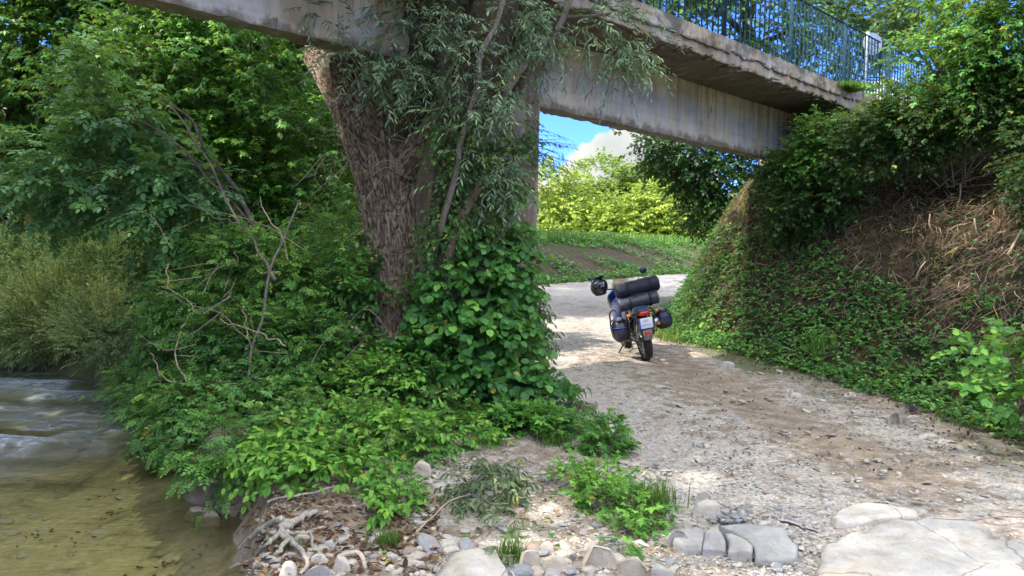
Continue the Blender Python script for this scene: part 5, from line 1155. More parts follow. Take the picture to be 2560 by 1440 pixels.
BL = [([(1292, 1395), (1300, 1372), (1335, 1366), (1362, 1380), (1360, 1405), (1345, 1424), (1312, 1424)], .13, 'cream boulder standing just beyond the tuft beside the biggest one', .15),
      ([(1358, 1418), (1375, 1388), (1398, 1378), (1417, 1388), (1408, 1412), (1392, 1432), (1366, 1430)], .10, 'cream boulder with a sharp ridge, between two larger cream ones', .1),
      ([(1450, 1405), (1462, 1378), (1490, 1362), (1530, 1360), (1548, 1375), (1540, 1398), (1500, 1418), (1470, 1420)], .14, 'long wedge shaped cream boulder below the weed patch', .12),
      ([(1540, 1402), (1560, 1386), (1600, 1392), (1622, 1405), (1618, 1432), (1580, 1442), (1555, 1430)], .12, 'cream boulder with a chipped corner right of the wedge shaped one', .1),
      ([(1620, 1470), (1625, 1418), (1640, 1402), (1670, 1405), (1705, 1428), (1710, 1470)], .13, 'square grey boulder cut by the picture edge below the cracked slab', .5),
      ([(1733, 1276), (1738, 1250), (1765, 1244), (1795, 1256), (1800, 1276), (1775, 1288), (1745, 1288)], .10, 'bright white block above the cracked blue slab', .3),
      ([(1742, 1244), (1748, 1232), (1766, 1230), (1780, 1238), (1772, 1248), (1752, 1250)], .06, 'small white stone perched behind the bright white block', .4),
      ([(828, 1425), (832, 1398), (850, 1388), (872, 1394), (875, 1418), (864, 1434), (842, 1434)], .10, 'upright white stone beside the bleached roots', .32),
      ([(764, 1436), (770, 1418), (800, 1410), (828, 1418), (830, 1436), (800, 1448)], .08, 'bluish oval stone touching the upright white stone', .7),
      ([(778, 1408), (786, 1388), (808, 1380), (822, 1390), (816, 1408), (796, 1414)], .07, 'small white stone tucked behind the bluish oval one', .35),
      ([(670, 1310), (676, 1288), (688, 1276), (698, 1286), (690, 1304), (680, 1316)], .09, 'thin pale plate leaning among dry leaves near the water', .2),
      ([(732, 1352), (745, 1340), (772, 1340), (788, 1350), (772, 1358), (748, 1360)], .045, 'flat cream stone lying above the forked root', .12),
      ([(806, 1368), (816, 1350), (832, 1344), (838, 1354), (824, 1370)], .05, 'pale leaf shaped stone lying on bare soil', .45),
      ([(700, 1425), (706, 1408), (728, 1404), (742, 1418), (738, 1440), (712, 1444)], .06, 'grey cream block under the end of the forked root', .4),
      ([(1030, 1182), (1035, 1162), (1055, 1152), (1075, 1160), (1076, 1178), (1058, 1190)], .11, 'tan rough stone half hidden by dogwood leaves', .05),
      ([(1075, 1225), (1085, 1205), (1110, 1200), (1118, 1214), (1108, 1228)], .05, 'cream stone near the curled grey leaves', .2),
      ([(1350, 1362), (1362, 1345), (1380, 1350), (1384, 1368), (1368, 1378)], .07, 'oval stone on top of the row behind the ridged boulder', .25),
      ([(1432, 1348), (1442, 1334), (1458, 1336), (1460, 1352), (1446, 1358)], .05, 'small tan egg shaped stone above the wedge boulder', .05),
      ([(2217, 1052), (2222, 1036), (2238, 1030), (2256, 1040), (2252, 1054)], .12, 'round pale stone leading the pair at the foot of the slope', .3),
      ([(2264, 1050), (2270, 1036), (2290, 1034), (2302, 1046), (2290, 1056)], .09, 'second stone of the pale pair at the foot of the slope', .25),
      ([(2252, 1032), (2262, 1016), (2290, 1014), (2306, 1028), (2290, 1036)], .12, 'streaky stone behind the pale pair, under the ivy', .55),
      ([(1800, 918), (1808, 902), (1828, 898), (1836, 908), (1822, 920)], .09, 'mossy grey boulder where ivy meets the gravel lane', .5),
      ([(2295, 1092), (2310, 1080), (2340, 1078), (2345, 1088), (2318, 1096)], .05, 'thin white plate lying along the foot of the slope', .32),
      ([(2110, 988), (2118, 978), (2134, 978), (2142, 986), (2128, 992)], .07, 'white wedge stone below the middle of the slope', .35),
      ([(1975, 990), (1985, 982), (1998, 982), (2002, 990), (1988, 994)], .05, 'small white stone on the right edge of the track', .35)]
for k, (poly, h, lb, ti) in enumerate(BL): rock('boulder' if h > .07 else 'flat_stone', poly, h, lb, ti, 20 + k, 0.40, rough=0.012)
# stones in the stream
rock('submerged_stone', [(455, 1290), (470, 1280), (520, 1278), (545, 1284), (530, 1292), (480, 1296)], .10, 'long smooth brown stone lying under the clear shallows', .05, 60, .8, sink=.3)
rock('submerged_stone', [(495, 1300), (505, 1286), (545, 1284), (552, 1292), (530, 1304)], .11, 'shorter round brown stone beside the long submerged one', .05, 61, .8, sink=.3)
# medium stones: pieces of the ground and of the track
def stone_mesh(seed, tint, flat):
    bm = bmesh.new(); bmesh.ops.create_icosphere(bm, subdivisions=2, radius=1.0)
    r = random.Random(seed)
    for _ in range(7):
        nrm = Vector((r.gauss(0, 1), r.gauss(0, 1), r.gauss(0, 1))).normalized(); d = r.uniform(0.55, 0.85)
        for v in bm.verts:
            q = v.co.dot(nrm)
            if q > d: v.co -= nrm * (q - d) * 0.9
    for v in bm.verts: v.co.z *= flat; v.co.x *= r.uniform(1.0, 1.06)
    V = np.array([v.co[:] for v in bm.verts]); F = np.array([[v.index for v in f.verts] for f in bm.faces]); bm.free()
    me = np_mesh('stone', V, F, np.full(len(V), tint), smooth=False); me.materials.append(M_ST); return me
SM = [stone_mesh(k, [0.1, 0.3, 0.4, 0.15, 0.75, 0.35, 0.55, 0.25, 0.05, 0.65, 0.3, 0.95][k % 12], [0.45, 0.6, 0.35, 0.5][k % 4]) for k in range(12)]
rng = np.random.default_rng(33)
def scatter_px(n, x0, x1, y0, y1):
    return GN(rng.uniform(x0, x1, n), rng.uniform(y0, y1, n))
Sx = np.concatenate([scatter_px(60, 620, 1060, 1330, 1440), scatter_px(130, 1040, 1700, 1150, 1440), scatter_px(90, 1900, 2560, 1080, 1290), scatter_px(55, 1650, 2560, 920, 1100), scatter_px(45, 1300, 1900, 1000, 1250), scatter_px(45, 1980, 2100, 1330, 1440), scatter_px(35, 1000, 1500, 1360, 1440), scatter_px(70, 640, 900, 1300, 1440), scatter_px(110, 1050, 1480, 1130, 1260), scatter_px(60, 1780, 1880, 1258, 1305)])
Ss = np.concatenate([np.full(60, .026), np.full(130, .026), np.full(90, .022), np.full(55, .035), np.full(45, .017), np.full(45, .02), np.full(35, .045), np.full(70, .022), np.full(110, .018), np.full(60, .018)]) * rng.uniform(0.5, 1.6, len(Sx))
_t, _ = track_mask(Sx[:, 0], Sx[:, 1]); okk = (sdist(Sx[:, 0], Sx[:, 1], RIVER) < -0.15)
cnt = 0
for i in range(len(Sx)):
    if not okk[i]: continue
    me = SM[rng.integers(12)] if i < len(Sx) - 60 else SM[[4, 9, 1][rng.integers(3)]]
    o = bpy.data.objects.new('stone', me); col.objects.link(o); o.parent = track_obj if _t[i] > 0 else ground_obj
    o.location = (Sx[i, 0], Sx[i, 1], float(H(Sx[i, 0], Sx[i, 1])) + Ss[i] * 0.12); s = Ss[i]; o.scale = (s * rng.uniform(.9, 1.5), s * rng.uniform(.8, 1.1), s)
    o.rotation_euler = (rng.normal(0, .2), rng.normal(0, .2), rng.uniform(0, 6.28))
bx_ = rng.uniform(-4.0, -1.7, 90); by_ = rng.uniform(3.3, 7.0, 90); bd_ = sdist(bx_, by_, RIVER)
for i in range(90):
    if bd_[i] < 0.12 + .3 * rng.uniform(): continue
    s = rng.uniform(.015, .06); o = bpy.data.objects.new('stone', SM[[0, 3, 8, 11, 5][rng.integers(5)]]); col.objects.link(o); o.parent = bed_obj
    o.location = (bx_[i], by_[i], float(H(bx_[i], by_[i])) + s * .1); o.scale = (s * 1.3, s, s * .8); o.rotation_euler = (0, 0, rng.uniform(0, 6.28))
# gravel: far too many to count
OCT = (np.array([[1, 0, 0], [0, 1, 0], [-1, 0, 0], [0, -1, 0], [0, 0, .55], [0, 0, -.55]], float), np.array([[0, 1, 4], [1, 2, 4], [2, 3, 4], [3, 0, 4], [1, 0, 5], [2, 1, 5], [3, 2, 5], [0, 3, 5]])[:4])
CHIP = (np.array([[1, .1, 0], [.35, .95, 0], [-.8, .6, 0], [-.9, -.5, 0], [.3, -.9, 0], [.45, .1, .42], [-.3, .3, .5], [-.2, -.4, .40]], float),
        np.array([[0, 1, 5], [1, 2, 6], [1, 6, 5], [2, 3, 6], [3, 7, 6], [3, 4, 7], [4, 0, 5], [4, 5, 7], [5, 6, 7]]))
n = 75000
yy = 1 / rng.uniform(1 / 13.0, 1 / 3.3, n); xx = rng.uniform(-0.45, 0.95, n) * yy
tmk, cxk = track_mask(xx, yy); ek = sdist(xx, yy, TOE); sk = sdist(xx, yy, RIVER)
soil_ = sstep(1.9, 0.6, xx) * sstep(8, 6, yy)
dens = np.where(tmk > 0, 0.40 + 0.45 * np.exp(-((xx - (cxk - 0.75)) / 0.6) ** 2) - 0.3 * np.exp(-((xx - (cxk + 0.95)) / 0.45) ** 2), 0.62) * (1 - .25 * soil_)
dens = dens * (0.35 + 1.3 * sstep(0.38, 0.62, fbm(xx * 2.2, yy * 2.2, 0, 900, 3)))
kp = (rng.uniform(size=n) < dens) & (ek < 0.15) & (sk < -0.22) & ~((xx < 0.5) & (yy > 7.5))
xx, yy = xx[kp], yy[kp]; n = len(xx)
A = norm(np.column_stack([rng.normal(size=n), rng.normal(size=n), rng.normal(0, .25, n)])); R = frames(A, np.array([0, 0, 1.0]) + rng.normal(0, .35, (n, 3)))
S = 0.0055 * np.exp(rng.normal(0, .55, n)) * (0.9 + 0.05 * yy)
R = R * np.stack([rng.uniform(.9, 1.5, n), rng.uniform(.6, 1.0, n), rng.uniform(.5, 1.3, n)], -1)[:, None, :]
tt = rng.choice([.1, .25, .35, .45, .6, .75, .95], n, p=[.14, .2, .24, .14, .12, .12, .04])
V, F, ti = instance(CHIP, R, np.column_stack([xx, yy, H(xx, yy) - S * 0.05]), S, tt)
link('gravel', np_mesh('gravel', V, F, ti), M_ST, None, kind='stuff', label='loose pale gravel and stone chips on track and bank')
# ---------------------------------------------------------------- bleached roots and driftwood
def gl_(rows, lift=0.02): return np.array([G(a, b) + [0, 0, lift + (c if c else 0)] for a, b, c in rows])
root = empty('bleached_root', G(700, 1370), 'pale forked root creeping over the stones beside the shallow water', 'root')
ro = np.array(root.location)
for k, (rows, r0, r1) in enumerate([([(790, 1295, .02), (760, 1310, .02), (735, 1330, .02), (705, 1345, .02)], .020, .030), ([(705, 1345, .03), (690, 1360, .03), (660, 1385, .02), (620, 1412, .01), (560, 1440, 0)], .022, .008),
                                    ([(705, 1345, .03), (712, 1372, .03), (700, 1392, .01), (690, 1400, -.02)], .020, .008), ([(710, 1355, .03), (740, 1375, .02), (755, 1400, .02), (765, 1425, .01), (758, 1450, -.01)], .020, .009),
                                    ([(715, 1350, .03), (750, 1352, .02), (775, 1352, .03), (785, 1372, .0)], .015, .008)]):
    q = wob(gl_(rows), 20, .05, 500 + k) - ro; tubes('root_arm', [q], [np.linspace(r0, r1, 20) * .85 * (1 + .5 * (fbm(np.linspace(0, 9, 20), k * 3.3, 0, 61, 2) - .5))], MB_DRIFT, root, 9)
for k, (rows, r0, r1, lb) in enumerate([([(600, 1378, .0), (640, 1352, .03), (670, 1335, .04), (700, 1318, .03)], .014, .02, 'pale stick jutting over the water beside the forked root'),
    ([(452, 1226, .0), (490, 1222, .02), (520, 1215, .03), (560, 1222, .02), (640, 1222, .02)], .010, .016, 'long bleached driftwood stick lying along the muddy bank'),
    ([(480, 1188, .03), (500, 1205, .03), (530, 1218, .02), (600, 1212, .02)], .014, .010, 'crooked driftwood stick pointing up at the water edge'),
    ([(540, 1186, .06), (580, 1188, .04), (610, 1178, .05), (640, 1160, .05)], .018, .012, 'brown driftwood branch below the rose thicket'),
    ([(1040, 1340, .0), (1090, 1300, .02), (1130, 1270, .03), (1190, 1255, .03)], .006, .004, 'thin reddish cane crossing the bare soil'),
    ([(860, 1430, .0), (850, 1410, .02), (900, 1402, .02), (915, 1440, .02)], .018, .010, 'small curled pale root right of the upright white stone'),
    ([(670, 1270, .02), (720, 1262, .03), (780, 1252, .03), (830, 1240, .04)], .010, .006, 'grey stick lying under the edge of the dogwood leaves'),
    ([(2330, 1350, .11), (2420, 1352, .11), (2500, 1350, .12), (2570, 1352, .12)], .004, .007, 'brown twig lying across the largest bedrock slab'),
    ([(1560, 1365, .0), (1500, 1385, .02), (1420, 1405, .02)], .004, .004, 'straight grey twig between the cream boulders'),
    ([(1950, 1320, .02), (2000, 1335, .02), (2045, 1350, .02)], .007, .004, 'dark bent twig between cracked slab and largest slab')]):
    q = wob(gl_(rows), 18, .015, 520 + k); o = tubes('driftwood', [q - q[9]], [np.linspace(r0, r1, 18)], MB_DRIFT if k not in (3, 4, 7, 9) else MB_PALE if k in (4, 7) else MB_DARK, None, 7, cap=True); o.location = tuple(q[9]); o['label'] = lb; o['category'] = 'stick'
# litter
def litter(name, label, tmpl, mat, n, px, py, size, seed, tint0=.3, ramp_=1.0):
    rng = np.random.default_rng(seed); P_ = GN(rng.uniform(*px, n), rng.uniform(*py, n))
    ok = sdist(P_[:, 0], P_[:, 1], RIVER) < -0.1; P_ = P_[ok]; m = len(P_); P_[:, 2] = H(P_[:, 0], P_[:, 1]) + .008
    R = frames(np.column_stack([rng.normal(size=m), rng.normal(size=m), rng.normal(0, .2, m)]), np.array([0, 0, 1.]) + rng.normal(0, .3, (m, 3)))
    V, F, ti = instance(tmpl, R, P_, size * rng.uniform(.5, 1.2, m), np.clip(tint0 + rng.normal(0, .25, m), 0, 1)); link(name, np_mesh(name, V, F, ti), mat, None, kind='stuff', label=label)
litter('leaf_litter', 'brown dead leaves between the roots and pebbles', DEADL, M_DEAD, 900, (560, 1100), (1240, 1440), .05, 1)
litter('leaf_litter', 'brown dead leaves and bark scraps along the stones', DEADL, M_DEAD, 420, (1050, 1900), (1140, 1440), .028, 2, .45)
litter('leaf_litter', 'leaf scraps along the foot of the slope', DEADL, M_DEAD, 700, (1700, 2560), (930, 1180), .034, 3, .35)
litter('small_weeds', 'tiny green seedlings on the bare ground', TRI, M_DOG, 130, (840, 1700), (1110, 1400), .05, 4, .4)
rng = np.random.default_rng(9); tw = []
GA = np.concatenate([GN(rng.uniform(560, 2560, 600), rng.uniform(1120, 1440, 600)), GN(rng.uniform(560, 1000, 300), rng.uniform(1180, 1400, 300))])
for a in GA:
    if float(sdist(a[0], a[1], RIVER)) > -.1: continue
    an = rng.uniform(0, 3.14); l = rng.uniform(.02, .12); d = np.array([math.cos(an) * l, math.sin(an) * l, rng.normal(0, .01)]); a[2] += .008
    tw.append(np.stack([a - d, a + rng.normal(0, .006, 3), a + d]))
for p_ in tw: p_[:, 2] = H(p_[:, 0], p_[:, 1]) + .008
tubes('twig_litter', tw, [np.array([.0022, .002, .0012])] * len(tw), MB_PALE, None, 3, kind='stuff', label='dry twigs strewn over the bank')
# sunken leaf debris on the bed
n = 2200; xx = rng.uniform(-4.2, -1.6, n); yy = rng.uniform(3.2, 6.4, n); kp = (fbm(xx * 1.5, yy * 1.5, 0, 940, 3) > .50) & (rng.uniform(size=n) < .5) & (sdist(xx, yy, RIVER) > .15); xx, yy = xx[kp], yy[kp]; n = len(xx)
R = frames(np.column_stack([rng.normal(size=n), rng.normal(size=n), rng.normal(0, .1, n)]), np.array([0, 0, 1.]) + rng.normal(0, .15, (n, 3)))
V, F, ti = instance(DEADL, R, np.column_stack([xx, yy, H(xx, yy) + .012]), rng.uniform(.015, .045, n), rng.uniform(0, .25, n)); link('sunken_leaves', np_mesh('sunken_leaves', V, F, ti), M_DEAD, None, kind='stuff', label='dark leaf debris on the bed of the shallows')
# ---------------------------------------------------------------- motorcycle: x forward, y left, z up, origin at the rear tyre's foot
PSI, LEAN = math.radians(2), math.radians(12.5)
foot = G(1618, 899); foot[2] = float(H(foot[0], foot[1])) - 0.005
BM = Matrix.Translation(tuple(foot)) @ Matrix.Rotation(math.pi / 2 + PSI, 4, 'Z') @ Matrix.Rotation(-LEAN, 4, 'X') @ Matrix.Scale(0.94, 4)
bike = empty('motorcycle', foot, 'blue adventure touring motorcycle loaded with bags, leaning on its side stand on the gravel', 'motorcycle')
bike.matrix_world = BM
Kb = simple('black_plastic', (0.012, 0.012, 0.014), 0.45, 0, .2, 40, .05)
Kr = simple('tyre_rubber', (0.028, 0.026, 0.024), 0.85, 0, .35, 25, .2)
Kblue = simple('blue_paint', (0.008, 0.020, 0.13), 0.22, 0.1, .06, 10, 0, .6)
Ktail = simple('slate_blue_panel', (0.045, 0.065, 0.11), 0.35, 0, .1, 20, 0)
Kal = simple('aluminium', (0.42, 0.42, 0.42), 0.35, 0.85, .15, 30, .05)
Kst = simple('dark_steel', (0.05, 0.05, 0.055), 0.4, 0.6, .2, 30, .05)
Kfab = simple('navy_fabric', (0.006, 0.008, 0.020), 0.6, 0, .3, 22, .7)
Kgrey = simple('grey_tarpaulin', (0.036, 0.043, 0.062), 0.42, 0, .35, 14, .5)
Kpan = simple('charcoal_nylon', (0.013, 0.014, 0.019), 0.45, 0, .35, 16, .8)
Kstrap = simple('black_strap', (0.008, 0.008, 0.009), 0.7, 0, .2, 30, .1)
Kbs = simple('blue_strap', (0.012, 0.03, 0.26), 0.6, 0, .1, 30, .1)
Kwh = simple('white_plate', (0.74, 0.75, 0.78), 0.4, 0, .03, 8, 0)
Keu = simple('plate_blue', (0.01, 0.07, 0.45), 0.4, 0, .02, 8, 0)
Kpg = simple('plate_smudge', (0.52, 0.55, 0.66), 0.45, 0, .06, 12, 0)
Kmud = simple('dusty_plastic', (0.20, 0.185, 0.16), 0.75, 0, .3, 25, .1)
def glassy(name, colr, rough=.15, tr=.0): return simple(name, colr, rough, 0, .05, 40, 0, .6)
Kred = glassy('red_lens', (0.42, 0.012, 0.012)); Kor = glassy('amber_lens', (0.62, 0.15, 0.008)); Kref = glassy('red_reflector', (0.62, 0.02, 0.02))
Kscreen = new_mat('tinted_screen'); t = Kscreen.node_tree
b1 = N(t, 'ShaderNodeBsdfTransparent'); b1.inputs[0].default_value = (.84, .79, .68, 1); b2 = N(t, 'ShaderNodeBsdfGlossy', i_Roughness=.08); b2.inputs[0].default_value = (.5, .5, .5, 1)
b3 = N(t, 'ShaderNodeMixShader', i_0=.22); L(t, b1.outputs[0], b3.inputs[1]); L(t, b2.outputs[0], b3.inputs[2]); b4 = N(t, 'ShaderNodeOutputMaterial'); L(t, b3.outputs[0], b4.inputs[0])
Kmir = simple('mirror_back', (0.015, 0.02, 0.04), 0.12, 0.4, .1, 20, 0, .6)
def sup(name, c, s, e=0.6, mat=None, parent=bike, wr=0.0, wf=6.0, seed=0, deform=None, n=40, sm=True, rot=None):
    """a rounded block: superellipsoid with creases"""
    u = np.linspace(-np.pi / 2, np.pi / 2, n // 2 + 1); v = np.linspace(-np.pi, np.pi, n, endpoint=False)
    U, Vv = np.meshgrid(u, v, indexing='ij'); f = lambda a: np.sign(a) * np.abs(a) ** e
    x = f(np.cos(U)) * f(np.cos(Vv)); y = f(np.cos(U)) * f(np.sin(Vv)); z = f(np.sin(U))
    q = np.stack([x, y, z], -1).reshape(-1, 3)
    if wr: q = q * (1 + wr * (fbm(q[:, 0] * wf + seed, q[:, 1] * wf, q[:, 2] * wf, 950 + seed, 3) - .5) * 2)[:, None]
    q = q * np.array(s)
    if deform is not None: q = deform(q)
    if rot is not None: q = q @ np.array(Euler(rot).to_matrix()).T
    q = q + np.array(c); a = np.arange(len(u) - 1)[:, None] * n; b = np.arange(n)[None]; d = (b + 1) % n
    return link(name, np_mesh(name, q, np.stack([a + b, a + d, a + n + d, a + n + b], -1).reshape(-1, 4), smooth=sm), mat, parent)
def lathe_y(name, prof, c, mat, parent=bike, seg=56, blocks=0):
    """profile (radius, y) turned round the y axis"""
    pr = np.array(prof); th = np.linspace(0, 2 * np.pi, seg, endpoint=False)
    V = np.stack([pr[:, 0][None] * np.cos(th)[:, None], np.tile(pr[:, 1], (seg, 1)), pr[:, 0][None] * np.sin(th)[:, None]], -1); k = len(pr)
    V = V.reshape(-1, 3) + np.array(c); a = np.arange(seg)[:, None] * k; a2 = ((np.arange(seg) + 1) % seg)[:, None] * k; b = np.arange(k)[None]; d = (b + 1) % k
    F = np.stack([a + b, a2 + b, a2 + d, a + d], -1).reshape(-1, 4); Fs = [F]; Vs = [V]
    if blocks:
        R0 = pr[:, 0].max(); off = len(V); bv = np.array([(x, y, z) for x in (-1, 1) for y in (-1, 1) for z in (-1, 1)], float); bf = np.array([[0, 1, 3, 2], [4, 6, 7, 5], [0, 4, 5, 1], [2, 3, 7, 6], [0, 2, 6, 4], [1, 5, 7, 3]])
        for i in range(blocks):
            for j, yo in enumerate((-.045, -.015, .018, .046)):
                an = 2 * math.pi * (i + .5 * (j % 2)) / blocks; rr = R0 - 9 * yo * yo - .001
                w = bv * np.array([.017, .0115, .009]); ca, sa = math.cos(an), math.sin(an)
                Vs.append(np.column_stack([rr * ca - w[:, 0] * sa + w[:, 2] * ca, w[:, 1] + yo, rr * sa + w[:, 0] * ca + w[:, 2] * sa]) + np.array(c)); Fs.append(bf + off); off += 8
    return link(name, np_mesh(name, np.concatenate(Vs), Fs, smooth=True), mat, parent)
def bar(name, rows, r, mat, parent=bike, sides=8, n=16, cap=True):
    return tubes(name, [spline(rows, n)], [np.full(n, r)], mat, parent, sides, cap)
def slab(name, c, size, mat, parent=bike, bev=.004, rot=(0, 0, 0)):
    o = link(name, box_mesh(name, *size, bev, 2), mat, parent); o.location = c; o.rotation_euler = rot; return o
RW = .325
rw = lathe_y('rear_tyre', [(.23, .045), (.27, .066), (.295, .062), (.314, .04), (.323, .015), (.323, -.015), (.314, -.04), (.295, -.062), (.27, -.066), (.23, -.045)], (0, 0, RW), Kr, blocks=44)
lathe_y('rim', [(.235, .042), (.225, .05), (.205, .04), (.205, -.04), (.225, -.05), (.235, -.042)], (0, 0, RW), Kal, rw)
tubes('spokes', [np.array([[.03 * math.cos(a), s_ * .035, RW + .03 * math.sin(a)], [.21 * math.cos(a + .25 * s_), s_ * .005, RW + .21 * math.sin(a + .25 * s_)]]) for a in np.linspace(0, 6.28, 18, endpoint=False) for s_ in (-1, 1)], [np.full(2, .0025)] * 36, Kal, rw, 4, kind='stuff')
lathe_y('hub', [(.06, .05), (.06, -.05), (.02, -.06), (.02, .06)], (0, 0, RW), Kst, rw, 24)
lathe_y('brake_disc', [(.11, -.072), (.11, -.078), (.06, -.078), (.06, -.072)], (0, 0, RW), Kal, rw, 32)
fw = lathe_y('front_tyre', [(.25, .03), (.29, .045), (.325, .035), (.343, .012), (.343, -.012), (.325, -.035), (.29, -.045), (.25, -.03)], (1.47, .02, .345), Kr, blocks=44)
lathe_y('rim', [(.255, .03), (.235, .035), (.235, -.035), (.255, -.03)], (1.47, .02, .345), Kal, fw)
lathe_y('hub', [(.05, .05), (.05, -.05), (.02, -.06), (.02, .06)], (1.47, .02, .345), Kst, fw, 20)
for s_ in (1, -1):
    bar('swingarm', [(0, s_ * .10, RW), (.3, s_ * .12, .36), (.55, s_ * .10, .40)], .026, Kal)
    bar('fork_leg', [(1.47, s_ * .09 + .02, .345), (1.32, s_ * .09 + .01, .75), (1.20, s_ * .09, 1.02)], .024, Kal)
bar('side_stand', [(.48, .16, .30), (.50, .27, .17), (.52, .372, .035)], .012, Kst); slab('stand_foot', (.52, .38, .02), (.07, .045, .012), Kst, bev=.003)
sup('engine', (.62, 0, .42), (.22, .17, .19), .45, Kst, wr=.05, seed=3); sup('crankcase_cover', (.60, .17, .36), (.12, .04, .12), .7, Kal, seed=4)
bar('exhaust_pipe', [(.78, -.12, .30), (.4, -.16, .24), (.1, -.17, .36)], .024, Kst); bar('silencer', [(.16, -.17, .40), (-.25, -.18, .58)], .05, Kal, sides=14)
lathe_y('chain_guard', [(.12, .095), (.12, .10), (.10, .10), (.10, .095)], (0, 0, RW), Kst, bike, 24)
slab('chain', (.27, .095, .385), (.52, .014, .012), Kst, bev=.001); slab('chain', (.27, .095, .27), (.52, .014, .012), Kst, bev=.001, rot=(0, -.04, 0))
bar('shock_absorber', [(.35, 0, .38), (.30, 0, .68)], .035, Kst, sides=12)
sup('fuel_tank', (.72, 0, .88), (.27, .17, .15), .65, Kblue, deform=lambda q: q * np.column_stack([np.ones(len(q)), 1 - .35 * np.clip(-q[:, 0] / .27, 0, 1), 1 - .3 * np.clip(-q[:, 0] / .27, 0, 1)]))
sup('side_panel', (.74, .20, .74), (.24, .035, .17), .6, Kblue, rot=(0, .35, .12)); sup('side_panel', (.74, -.20, .74), (.24, .035, .17), .6, Kblue, rot=(0, .35, -.12))
sup('fairing', (1.10, 0, .92), (.22, .25, .17), .7, Kblue, deform=lambda q: q + np.column_stack([0 * q[:, 0], 0 * q[:, 0], -.25 * np.abs(q[:, 1])]))
sup('knee_panel', (.42, .14, .70), (.20, .035, .12), .6, Ktail); sup('knee_panel', (.42, -.14, .70), (.20, .035, .12), .6, Ktail)
sup('tail_cowl', (-.10, 0, .775), (.30, .115, .055), .6, Ktail, deform=lambda q: q + np.column_stack([0 * q[:, 0], 0 * q[:, 0], -.25 * np.clip(-q[:, 0], 0, 1) * 0.6]))
sup('seat', (.22, 0, .82), (.34, .13, .055), .6, Kb)
sup('headlight', (1.31, 0, .90), (.04, .12, .08), .6, Kal)
# windscreen: a curved sheet with thickness
uu, vv = np.meshgrid(np.linspace(-1, 1, 15), np.linspace(0, 1, 10)); wd = .155 * (1 - .35 * vv ** 3)
sc_ = np.stack([1.22 - .13 * vv - .10 * uu ** 2, uu * wd, 1.0 + .27 * vv - .03 * uu ** 2 * vv], -1).reshape(-1, 3)
ix = np.arange(150).reshape(10, 15); fq = np.stack([ix[:-1, :-1], ix[:-1, 1:], ix[1:, 1:], ix[1:, :-1]], -1).reshape(-1, 4)
ws = link('windscreen', np_mesh('windscreen', sc_, fq, smooth=True), Kscreen, bike); md = ws.modifiers.new('solid', 'SOLIDIFY'); md.thickness = .004
bar('screen_edge', sc_.reshape(10, 15, 3)[-1], .004, Kb, ws, 5); 
slab('instrument_panel', (1.10, 0, 1.07), (.06, .22, .09), Kb, bev=.015, rot=(0, -.4, 0))
bar('handlebar', [(.93, .42, 1.10), (1.0, .30, 1.09), (1.06, .12, 1.06), (1.06, -.12, 1.06), (1.0, -.30, 1.09), (.93, -.42, 1.10)], .012, Kst, n=30)
for s_ in (1, -1):
    bar('grip', [(.93, s_ * .43, 1.10), (.975, s_ * .31, 1.095)], .019, Kb); slab('switch_box', (.99, s_ * .27, 1.10), (.05, .05, .05), Kb, bev=.012)
    sup('hand_guard', (1.03, s_ * .40, 1.11), (.03, .09, .045), .7, Kb); bar('lever', [(1.04, s_ * .27, 1.10), (1.03, s_ * .42, 1.085)], .006, Kal)
mr = bar('mirror_stalk', [(.99, -.27, 1.11), (.98, -.30, 1.18), (.97, -.37, 1.23)], .006, Kb)
lathe_m = sup('mirror', (.97, -.385, 1.275), (.016, .058, .052), .95, Kmir)
mr = bar('mirror_stalk', [(.99, .27, 1.11), (.98, .33, 1.20)], .006, Kb)
for s_ in (1, -1):
    bar('crash_bar', [(.72, s_ * .14, .30), (.80, s_ * .31, .40), (.82, s_ * .31, .60), (.80, s_ * .29, .72), (.74, s_ * .16, .78)], .013, Kb, n=24)
    bar('luggage_rack', [(.15, s_ * .12, .78), (-.1, s_ * .19, .74), (-.22, s_ * .20, .62), (-.1, s_ * .20, .42), (.15, s_ * .16, .40)], .009, Kst, n=24)
    bar('footrest', [(.42, s_ * .15, .33), (.40, s_ * .27, .32)], .012, Kst)
    ind = bar('indicator_stem', [(-.24, s_ * .07, .72), (-.28, s_ * .17, .725)], .010, Kb); sup('indicator', (-.30, s_ * .205, .725), (.026, .030, .025), .75, Kor)
bar('rack_bow', [(-.22, .20, .62), (-.30, .10, .70), (-.30, -.10, .70), (-.22, -.20, .62)], .009, Kst)
tl = sup('tail_light', (-.375, 0, .725), (.045, .085, .036), .55, Kred); slab('lamp_bezel', (-.35, 0, .768), (.10, .17, .02), Ktail, bev=.008)
pl = slab('number_plate', (-.405, 0, .585), (.004, .20, .155), Kwh, bev=.001, rot=(0, -.18, 0))
slab('blue_band', (-.0025, .088, .0), (.002, .022, .153), Keu, pl, 0)
for q, w in (((-.003, -.005, .035), .07), ((-.003, .02, -.03), .09), ((-.003, -.055, -.03), .035)): slab('smudge', q, (.0016, w, .035), Kpg, pl, 0)
slab('plate_bracket', (-.385, 0, .60), (.02, .17, .13), Kb, bev=.004, rot=(0, -.18, 0))
sup('mudguard', (-.20, 0, .60), (.20, .085, .10), .6, Kb, rot=(0, -.5, 0))
fl_ = slab('mud_flap', (-.40, 0, .415), (.008, .135, .15), Kmud, bev=.006, rot=(0, -.10, 0)); slab('reflector', (-.006, 0, .02), (.008, .085, .035), Kref, fl_, .003)
for j in range(4): slab('flap_rib', (-.005, -.045 + j * .03, -.035), (.006, .006, .05), Kb, fl_, .001)
slab('side_reflector', (-.18, -.235, .52), (.01, .03, .05), Kor, bev=.003)
